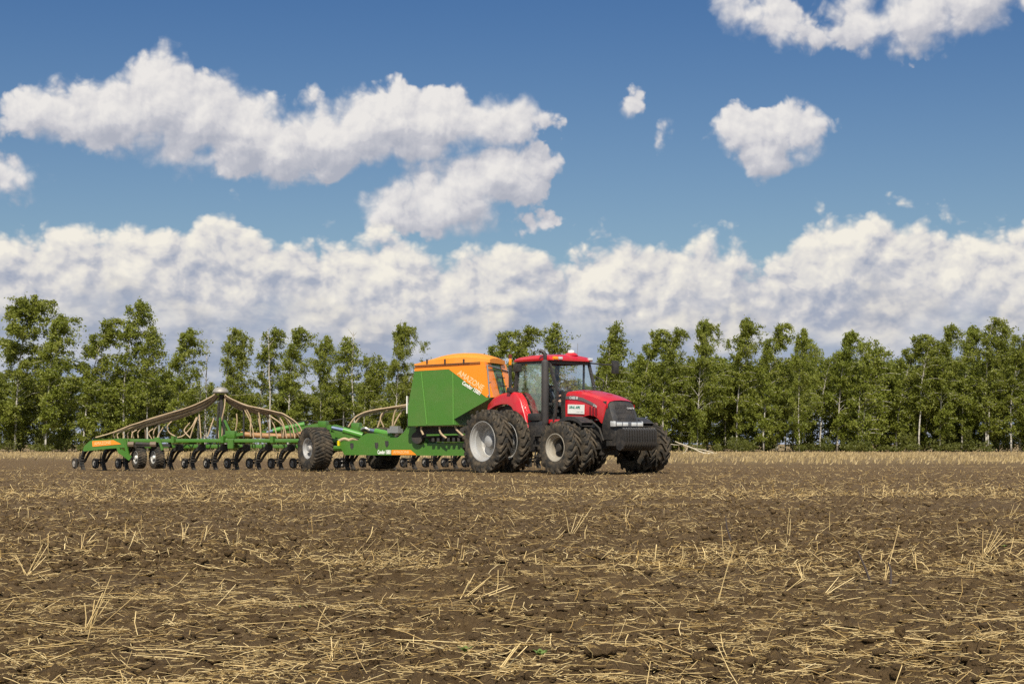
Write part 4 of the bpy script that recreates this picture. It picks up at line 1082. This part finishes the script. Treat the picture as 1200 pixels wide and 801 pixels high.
# end fairing with sticker
def PW(px, py, e): return PX(px, py, DW + e)
ep = [(97, 527.5), (98.5, 522.5), (105, 516.5), (110, 515), (146, 513.2), (151, 514), (148, 524), (120, 526), (99, 528.5)]
MB().prism(ep, -.40, .30, PW).build('end_fairing', M['green'], nw)
MB().prism([(108, 516.6), (133, 515.4), (142, 520), (108.5, 523)], -.412, -.402, PW).build('sticker', M['orange'], nw)
A = PX(110.5, 521.4, DW - .414); B = PX(130, 519.8, DW - .414)
lettering('lettering', 'AMAZONE', A, B - A, (0, 0, 1), .15, M['cream'], nw, width=(B - A).length)
# far wing, reaching away behind hopper and tractor
fb, g0, g1 = wing(404, 668, 58.6, 59.6); fw = fb.build('wing_frame', M['green'], SD)
# twin wing wheels
tw = make_wheel(SD, PX(163, 535.6, DW - .2), WH, .37, .30, .21, 26, .012, .03, .05, M['rim'], M['white'], flat=.9, sweep=.15, deep=.03)
wheel_copy(tw, PX(183.6, 535.6, DW - .2), WH, .2)
cr = MB(); cr.bar(PX(160, 522, DW), PX(166, 535, DW + .2), .10, .12); cr.bar(PX(182, 522, DW), PX(188, 535, DW + .2), .10, .12)
cr.bar(PX(150, 521.5, DW - .1), PX(200, 521.5, DW - .1), .3, .10); cr.tube([PX(159, 519.5, DW - .42), PX(183, 520.5, DW - .42)], .06, 8); cr.build('wheel_carrier', M['iron'], SD)
for a_, b_ in ((150, 157), (176, 183)): MB().tube([PX(a_, 520.3, DW - .48), PX(b_, 520.3, DW - .48)], .09, 8).build('air_spring', M['hose_dark'], SD)

# ------------------------------------------------------------------ coulters
CH = R(-52) - SA
def make_coulter():
    b = MB()
    b.box((.04, 0, .72), (.20, .20, .22), bev=.02)
    pa = smooth_path([(.0, 0, .70), (-.22, 0, .67), (-.48, 0, .56), (-.62, 0, .40), (-.66, 0, .20), (-.58, 0, .02), (-.50, 0, -.08)], 4)
    for p, q in zip(pa[:-1], pa[1:]): b.bar(p, q, .095, .12)
    pb = smooth_path([(.0, .10, .64), (-.30, .10, .54), (-.56, .10, .34), (-.70, .08, .24), (-1.10, .02, .20)], 4)
    for p, q in zip(pb[:-1], pb[1:]): b.bar(p, q, .05, .07)
    for k, q in enumerate(pa[6:20:2]): b.box(q + Vector((.04, -.02, 0)), (.09, .11, .035))
    b.bar((-.70, 0, .32), (-1.16, 0, .30), .09, .05); b.tube([(-.72, -.04, .55), (-.80, -.04, .30), (-.76, -.04, .08)], .022, 6)
    b.bar((-.98, -.07, .30), (-.98, -.07, .02), .012, .16, up=(1, 0, 0))
    o = b.build('coulter', M['iron'], SD)
    w = MB(); w.lathe([(-.045, .105), (-.06, .135), (-.055, .168), (-.02, .18), (.02, .18), (.055, .168), (.06, .135), (.045, .105)], 22, 'y')
    wo = w.build('press_wheel', M['tyre'], o, 50); wo.location = (-1.18, -.03, .185)
    r_ = MB(); r_.lathe([(-.047, .107), (-.03, .08), (-.04, .04), (-.06, .03), (-.06, 0)], 18, 'y'); r_.lathe([(.047, .107), (.03, .08), (.04, .0)], 18, 'y')
    ro = r_.build('rim', simple('press_wheel_rim', (.34, .32, .29), .5, dust=.6, dustc=(.14, .11, .08), scale=6), o, 40); ro.location = (-1.18, -.03, .185)
    ro.parent = wo; ro.location = (0, 0, 0)
    return o
c0 = make_coulter()
first = True
for rank, (dd, off, lift) in enumerate(((.10, 0, 0),)):
    k = 0
    for k in range(13):
        px = 105.5 + off * .0 + k * 26.1
        if rank: px += 12
        if 165 < px < 200 and rank == 0: continue
        o = c0 if first else copy_tree(c0, SD); first = False
        p = PX(px, 520, DW + dd); o.location = (p.x, p.y, .02); o.rotation_euler = (0, 0, CH + random.uniform(-.03, .03))
for k in range(11):
    px = 424 + k * 24.4; D = 58.6 + k * .1; p = PX(px, 520, D); o = copy_tree(c0, SD); o.location = (p.x, p.y, .02); o.rotation_euler = (0, 0, CH + random.uniform(-.03, .03))

# ------------------------------------------------------------------ seed distribution
def head(px, py, D):
    h = PX(px, py, D); m = MB()
    b0_ = PX(px, 516, D)
    for dx in (-.14, .14): m.bar((b0_.x + dx, b0_.y, b0_.z), (h.x + dx * .5, h.y, h.z - .35), .05, .05)
    m.tube([(h.x, h.y + .05, b0_.z), (h.x, h.y + .05, h.z - .1)], .07, 8)
    for t in (.25, .55, .8): m.bar(b0_.lerp(h, t) + Vector((-.14, 0, 0)), b0_.lerp(h, t + .12) + Vector((.14, 0, 0)), .03, .03)
    o = m.build('distributor_mast', M['iron'], SD)
    d = MB(); d.lathe([(-.07, 0), (-.07, .22), (-.03, .255), (.02, .25), (.09, .20), (.13, .10), (.14, 0)], 24, 'z', h); d.build('distributor_dome', M['dome'], o)
    return o
hd = head(258.5, 458.3, DW)
st_ = MB(); st_.bar(PX(263, 492, DW - .1), PX(273, 513, DW - .1), .07, .07); st_.bar(PX(258, 489, DW - .1), PX(258, 514, DW - .1), .06, .06); st_.bar(PX(262, 491, DW), PX(264, 514, DW), .05, .05); st_.build('mast_brace', M['green'], hd)
fixed = MB(); fixed.box(PX(271, 509, DW - .2), (.35, .2, .25), bev=.02); fixed.bar(PX(262, 511, DW - .2), PX(285, 508, DW - .2), .08, .1); fixed.build('mast_foot', M['green'], hd)
def hose(pts, D, r, mt=None, jit=.02, name='seed_hose', spread=0):
    P = [PX(x, y, D + spread) + Vector((random.uniform(-jit, jit), random.uniform(-jit, jit) * 2, random.uniform(-jit, jit) * .6)) for x, y in pts]
    MB().tube(smooth_path(P, 6), r, 7).build(name, mt or M['hose'], SD)
L = [(254, 463), (249.5, 467), (241, 473), (228, 479), (213, 484.5), (195, 489.5), (178, 494.5), (163, 499.5), (152, 503.5)]
for k in range(9):
    q = k - 4
    pts = [(x + q * .55 * max(0, 1 - i / 3), y + q * 1.2 * min(1, .25 + i / 3)) for i, (x, y) in enumerate(L)]
    ends = [(112, 512), (134, 513), (138, 514), (144, 514), (150, 514), (156, 513), (162, 513), (170, 513), (180, 513)][k]
    nn = [9, 9, 9, 9, 8, 8, 7, 7, 6][k]; pts = pts[:nn]; lx, ly = pts[-1]
    if k == 0: pts += [(132, 506.5), (118, 510.5), ends]
    else: pts += [(lx - 8, ly + 3.5 if k < 4 else ly + 2), (ends[0], (ly + ends[1]) / 2 + 1), ends]
    hose(pts, DW, .021, M['hose'] if k % 3 != 1 else M['hose_dark'], spread=q * .035, jit=.012)
Rg = [(262, 463), (266, 467.5), (275, 473), (288, 478), (300, 481), (312, 483.5), (325, 486.5), (333, 489)]
for k in range(9):
    q = k - 4
    pts = [(x - q * .3 * max(0, 1 - i / 3), y + q * .95 * min(1, .3 + i / 3)) for i, (x, y) in enumerate(Rg)]
    nn = [8, 8, 8, 8, 7, 7, 6, 6, 5][k]; pts = pts[:nn]; lx, ly = pts[-1]
    e = [(357, 512), (351, 513), (346, 513), (341, 513), (336, 513), (331, 513), (325, 513), (316, 513), (306, 513)][k]
    pts += [((lx * .35 + e[0] * .65), ly + (e[1] - ly) * .42), e]
    hose(pts, DW, .021, M['hose_dark'] if k % 2 else M['hose'], spread=q * .04, jit=.012)
drops = [[(201, 493), (197, 499), (199, 507), (208, 513)], [(223, 495), (217, 501), (216, 506), (223, 513)], [(230, 489), (226, 499), (215, 510), (207, 513)], [(231, 489), (228, 500), (222, 512)], [(233, 485), (235, 498), (236, 513)],
         [(251, 489), (247, 500), (243, 512)], [(263, 465), (263.5, 478), (259, 492), (256.5, 505), (257, 513)], [(257, 491), (260, 503), (260, 513)], [(277, 484), (278, 494), (276, 503), (273, 509)],
         [(287, 480), (293, 492), (295, 503), (297, 513)], [(289, 480), (294, 490), (294.5, 501), (294, 511)], [(303, 483), (305.5, 493), (306, 513)], [(180, 502), (175, 507), (177, 514)], [(192, 501), (186, 508), (184, 514)], [(160, 503), (155, 507), (155, 513)],
         [(317, 487), (327, 494), (332, 500), (331, 513)]]
for d in drops: hose(d, DW - .05, .021)
MB().tube([PX(285.5, 481, DW + .1), PX(285.5, 513, DW + .1)], .03, 6).build('hose_stay', M['iron'], SD)
MB().tube([PX(186.5, 498, DW + .1), PX(186, 514, DW + .1)], .03, 6).build('hose_stay', M['steel'], SD)
MB().tube(smooth_path([PX(282, 508.5, DW + .2), PX(310, 510.3, DW + .2), (PX(340, 510.5, DW + .2)), PX(360, 507, DW + .3), PX(378, 505, DW + .5)]), .095, 10).build('air_pipe', M['pipe'], SD)
# far distributor and its hoses
hd2 = head(548, 458, 59.0)
Fl = [(541, 463), (528, 465.5), (505, 469.5), (478, 475), (455, 479), (440, 482), (428, 485)]
for k in range(5):
    dy = (k - 2) * .9; pts = [(x, y + dy * min(1, .3 + i / 3)) for i, (x, y) in enumerate(Fl)]
    nn = [7, 7, 7, 5, 4][k]; pts = pts[:nn]; lx, ly = pts[-1]; e = [(408, 500), (413, 500), (416, 499), (441, 503), (459, 503)][k]
    pts += [((lx * .45 + e[0] * .55) , ly + (e[1] - ly) * .35), e]
    hose(pts, 59.0, .028, M['hose'], spread=(k - 2) * .05)
hose([(449, 482), (446, 490), (450, 500)], 59, .026); hose([(464, 480), (461, 488), (459.5, 502)], 59, .026)
for k in range(5):
    pts = [(556, 463), (575, 470 + k), (610, 482 + k), (640 - 6 * k, 492), (648 - 8 * k, 511)]
    hose(pts, 59.4, .036, M['hose_dark'], spread=(k - 2) * .06)
MB().tube(smooth_path([PX(345, 495, 59.5), PX(362, 492.5, 59.5), PX(376, 494, 59.5), PX(400, 491, 59.5), PX(440, 485, 59.3), PX(480, 479, 59.2)]), .016, 5).build('cable', M['iron'], SD)

# ------------------------------------------------------------------ wing hinge arms and folding cylinders
ar = MB()
ar.prism([(336, 506), (350, 500), (373, 495.5), (386, 497), (430, 511), (430, 516), (392, 514), (372, 507), (345, 510)], -.25, .1, lambda p, q, e: PX(p, q, 57.4 + e))
ar.prism([(382, 499), (394, 497), (428, 508), (425, 512.5), (398, 510)], -.25, .25, lambda p, q, e: PX(p, q, 56.2 + e))
ar.box(PX(379, 497, 56.9), (.3, .25, .22), bev=.03); ar.box(PX(418, 500.5, 56.3), (.30, .25, .30), bev=.03); ar.box(PX(404, 504, 56.6), (.9, .3, .12), bev=.02)
arm = ar.build('hinge_arm', M['green'], SD)
def cyl(p0, p1, p2, D0, D1, r):
    a, c_, b = PX(*p0, D0), PX(*p1, (D0 + D1) / 2), PX(*p2, D1)
    o = MB().tube([c_, b], r, 12).build('folding_cylinder', simple('cylinder_green', (.075, .24, .03), .35), SD)
    MB().tube([a, c_], r * .62, 10).build('piston_rod', M['rod'], o); MB().lathe([(-.07, r * 1.05), (.07, r * 1.05)], 12, 'z', a).build('rod_eye', M['green'], o)
cyl((386, 500.3), (402.5, 503.8), (425, 510.2), 55.6, 55.4, .105)
cyl((424, 502.0), (440, 505.0), (461, 509.5), 55.9, 55.3, .10)
cyl((310, 507.2), (320, 504.5), (357, 496.8), 57.2, 57.2, .085)
vb = MB(); vb.box(PX(463, 504.5, 55.2), (.42, .3, .14)); vb.box(PX(463, 503, 55.1), (.30, .2, .22)); vb.tube(smooth_path([PX(424, 503, 55.8), PX(428, 501.5, 55.7), PX(433, 504, 55.7)]), .05, 8); vb.build('valve_block', M['steel'], SD)
lp = MB()
for pts in ([(397, 516.5), (403, 514), (409, 515.5)], [(408, 516), (414, 514), (422, 516)]): lp.tube(smooth_path([PX(x, y, 55.5) for x, y in pts]), .05, 8)
lp.build('hydraulic_hose', M['hose'], SD)

# ------------------------------------------------------------------ singled-out straws, clods, seedlings, branch
def ground_pt(px, py):
    D = EYE * F / (py - 520); return (px - 600) / F * D, D
def tuft(px, py, stalks, label, cat='stubble', name='stubble_tuft', w=.0046, group='upright stubble tufts on the soil'):
    """stalks: tips in photo pixels relative to the root"""
    x, y = ground_pt(px, py); k = y / F; z = float(height(np.array([x]), np.array([y]))[0])
    e = empty(name, (x, y, z)); tones = []
    b = MB()
    for (dx, dy) in stalks:
        o = Vector((random.uniform(-.015, .015), random.uniform(-.02, .02), -.02)); t = Vector((dx * k, random.uniform(-.08, .08), dy * k))
        b.tube([o, o.lerp(t, .5) + Vector((random.uniform(-.006, .006), 0, random.uniform(-.006, .006))), t], [w * .5, w * .5, w * .42], 5)
    me = b.mesh(name, M['straw']); a = me.attributes.new('tone', 'FLOAT', 'POINT'); a.data.foreach_set('value', np.full(len(me.vertices), random.uniform(.45, .9), dtype=np.float32))
    bpy.data.objects.remove(e); o = link(name, me, None, (x, y, z)); tag(o, label, cat, group); return o
tuft(31, 680, [(-14, 22), (-11, 24), (20, 36), (22, 35), (17, 20), (19, 21), (27, 6), (40, 3)], 'bright splayed stubble tuft standing alone near the left edge of the field')
tuft(101, 741, [(18, 42), (34, 64), (26, 36), (30, 35), (-2, 30)], 'tall golden stubble stalks leaning right, below the splayed tuft at left')
tuft(96, 657, [(2, 30), (-2, 28)], 'single thin upright stalk right of the splayed tuft at left')
tuft(103, 659, [(-4, 14), (5, 12), (4, 11)], 'short pale three stalked tuft beside a thin upright stalk')
tuft(215, 625, [(-3, 15), (3, 14), (5, 13), (-1, 9)], 'small bright upright tuft below the twin wing wheels')
tuft(842, 705, [(11, 46), (12, 47)], 'tall pale stalk with a kink at its top, right of the field middle')
tuft(853, 665, [(9, 32), (6, 28), (-8, 52)], 'thin stalk pair directly above the tall pale stalk right of the middle')
tuft(923, 634, [(1, 36), (3, 24)], 'upright straight stalk below the pointed birches at right')
tuft(1153, 652, [(10, 30), (16, 34), (22, 31), (26, 27), (28, 22), (34, 10)], 'bright fan of stubble leaning right near the right edge')
tuft(1182, 653, [(30, 20), (20, 10), (8, 24)], 'leaning stubble at the right edge beside the bright fan')
tuft(943, 678, [(-10, 20), (-6, 20), (-2, 21)], 'short bundle of three bright stalks right of the tall pale stalk')
tuft(908, 699, [(30, 22), (34, 21), (-6, 6)], 'broken straws leaning right beside a dark clod')
tuft(955, 700, [(20, 18), (30, 26), (48, 26)], 'long straws leaning far right, just right of the dark clod')
tuft(1037, 680, [(2, 22), (20, 66), (3, 20)], 'tall thin arching stalk right of a dark bent stem')
tuft(530, 710, [(20, 28), (26, 36), (38, 26), (46, 34), (66, 22), (72, 20), (-60, -6)], 'wide heap of straws sweeping up to the right, centre of the field')
tuft(388, 776, [(-1, 24), (12, 26), (9, 22)], 'pale upright stubs near the bottom edge, left of centre')
tuft(580, 798, [(24, 30), (38, 28), (30, 34), (54, 10)], 'golden straws rising from the bottom edge, centre')
tuft(668, 628, [(-4, 22), (8, 26), (16, 26), (26, 34)], 'stubble group standing below the tractor front wheels')
tuft(733, 609, [(1, 18), (5, 14)], 'single upright stub below the far front tractor wheel')
tuft(1180, 606, [(8, 20), (14, 22), (-6, 15), (20, 10)], 'small stubble fan near the right edge, higher than the bright one')
# dark dry stems
def stem(px, py, pts, label):
    x, y = ground_pt(px, py); k = y / F; z = float(height(np.array([x]), np.array([y]))[0])
    o = MB().tube([Vector((a * k, .02 * i, b * k)) for i, (a, b) in enumerate(pts)], [.007] * (len(pts) - 1) + [.004], 5).build('dry_stem', simple('dark_stem', (.05, .035, .03), .8), None); o.location = (x, y, z - .01)
    tag(o, label, 'dry stem', 'dark dry weed stems')
stem(1021, 684, [(0, 0), (-6, 18), (-14, 38)], 'dark bent dry stem left of the tall arching stalk')
stem(1044, 690, [(0, 0), (1, 22), (-1, 30)], 'dark straight dry stem right of the tall arching stalk')
stem(858, 639, [(0, 0), (-6, 20), (-7, 34)], 'dark leaning dry stem above the tall pale stalk with a kink')
# large clods
def clod(px, py, r, label, seed):
    x, y = ground_pt(px, py); V0, F0 = ico(3); rr = np.random.default_rng(seed); V = clod_shapes(V0, 1, rr)[0]
    V = V * (1 + .10 * np.sin(V[:, :1] * 9 + 1) * np.sin(V[:, 1:2] * 8) + rr.uniform(-.05, .05, (len(V), 1))); V[:, 2] *= .7
    o = link('soil_clod', np_mesh('soil_clod', V * r, F0, M['soil']), None, (x, y, float(height(np.array([x]), np.array([y]))[0]) + r * .3)); tag(o, label, 'clod', 'large lone clods on the field')
clod(64, 792, .060, 'large dark clod at the bottom left corner of the field', 1)
clod(765, 702, .042, 'dark clod between straws left of the broken leaning straws', 2)
clod(930, 694, .040, 'dark clod right below the short bundle of three stalks', 3)
clod(882, 683, .046, 'wide low clod right of the tall pale stalk', 4)
clod(705, 783, .045, 'broad crumbly clod near the bottom edge, centre right', 5)
clod(1007, 675, .030, 'round clod left of the dark bent stem', 6)
# seedlings
M['seedling'] = simple('seedling_leaf', (.11, .17, .03), .6)
def seedling(px, py, label):
    x, y = ground_pt(px, py); b = MB()
    for k in range(4):
        a = k * 1.6 + px; d = Vector((math.cos(a), math.sin(a), .5)); s = Vector((-math.sin(a), math.cos(a), 0)); L = .028
        b.add([(0, 0, .0), d * L * .55 + s * .011, d * L, d * L * .55 - s * .011, (0, 0, -.01), d * L * .55 + s * .010 - Vector((0, 0, .003)), d * L - Vector((0, 0, .003)), d * L * .55 - s * .010 - Vector((0, 0, .003))], [(0, 1, 2, 3), (7, 6, 5, 4), (0, 4, 5, 1), (1, 5, 6, 2), (2, 6, 7, 3), (3, 7, 4, 0)])
    o = b.build('seedling', M['seedling'], None); o.location = (x, y, float(height(np.array([x]), np.array([y]))[0]) + .02); tag(o, label, 'seedling', 'green seedlings in the soil')
seedling(354, 726, 'green seedling left of the wide straw heap in the middle')
seedling(545, 783, 'green seedling near the bottom edge, below the wide straw heap')
seedling(634, 784, 'green seedling right of the golden straws at the bottom edge')
seedling(633, 781, 'tiny green seedling touching another one right of the golden straws')
seedling(1176, 640, 'green sprout beside the bright stubble fan near the right edge')
# branch blown down at the edge of the field
def fallen():
    D = 150.0
    def P(px, py): return Vector(((px - 600) / F * D, D, EYE + (520 - py) / F * D))
    o0 = P(826, 530.5); b = MB()
    for pts, r in (([(791, 517), (800, 520.5), (812, 525), (824, 530.5), (832, 531.5)], .085), ([(812, 525), (820, 526), (836, 530)], .05), ([(800, 520), (793, 521), (786, 520)], .035), ([(806, 523), (803, 529), (800, 531)], .04), ([(820, 529), (834, 531), (840, 530.5)], .04)):
        q = [P(x, y) - o0 for x, y in pts]; b.tube(smooth_path(q, 4), [r * (.5 + .5 * i / (4 * (len(q) - 1))) for i in range(4 * (len(q) - 1) + 1)], 6)
    o = b.build('fallen_branch', simple('bare_wood', (.50, .44, .33), .8), None); o.location = o0
    tag(o, 'pale forked branch lying at the field edge right of the tractor', 'branch')
fallen()
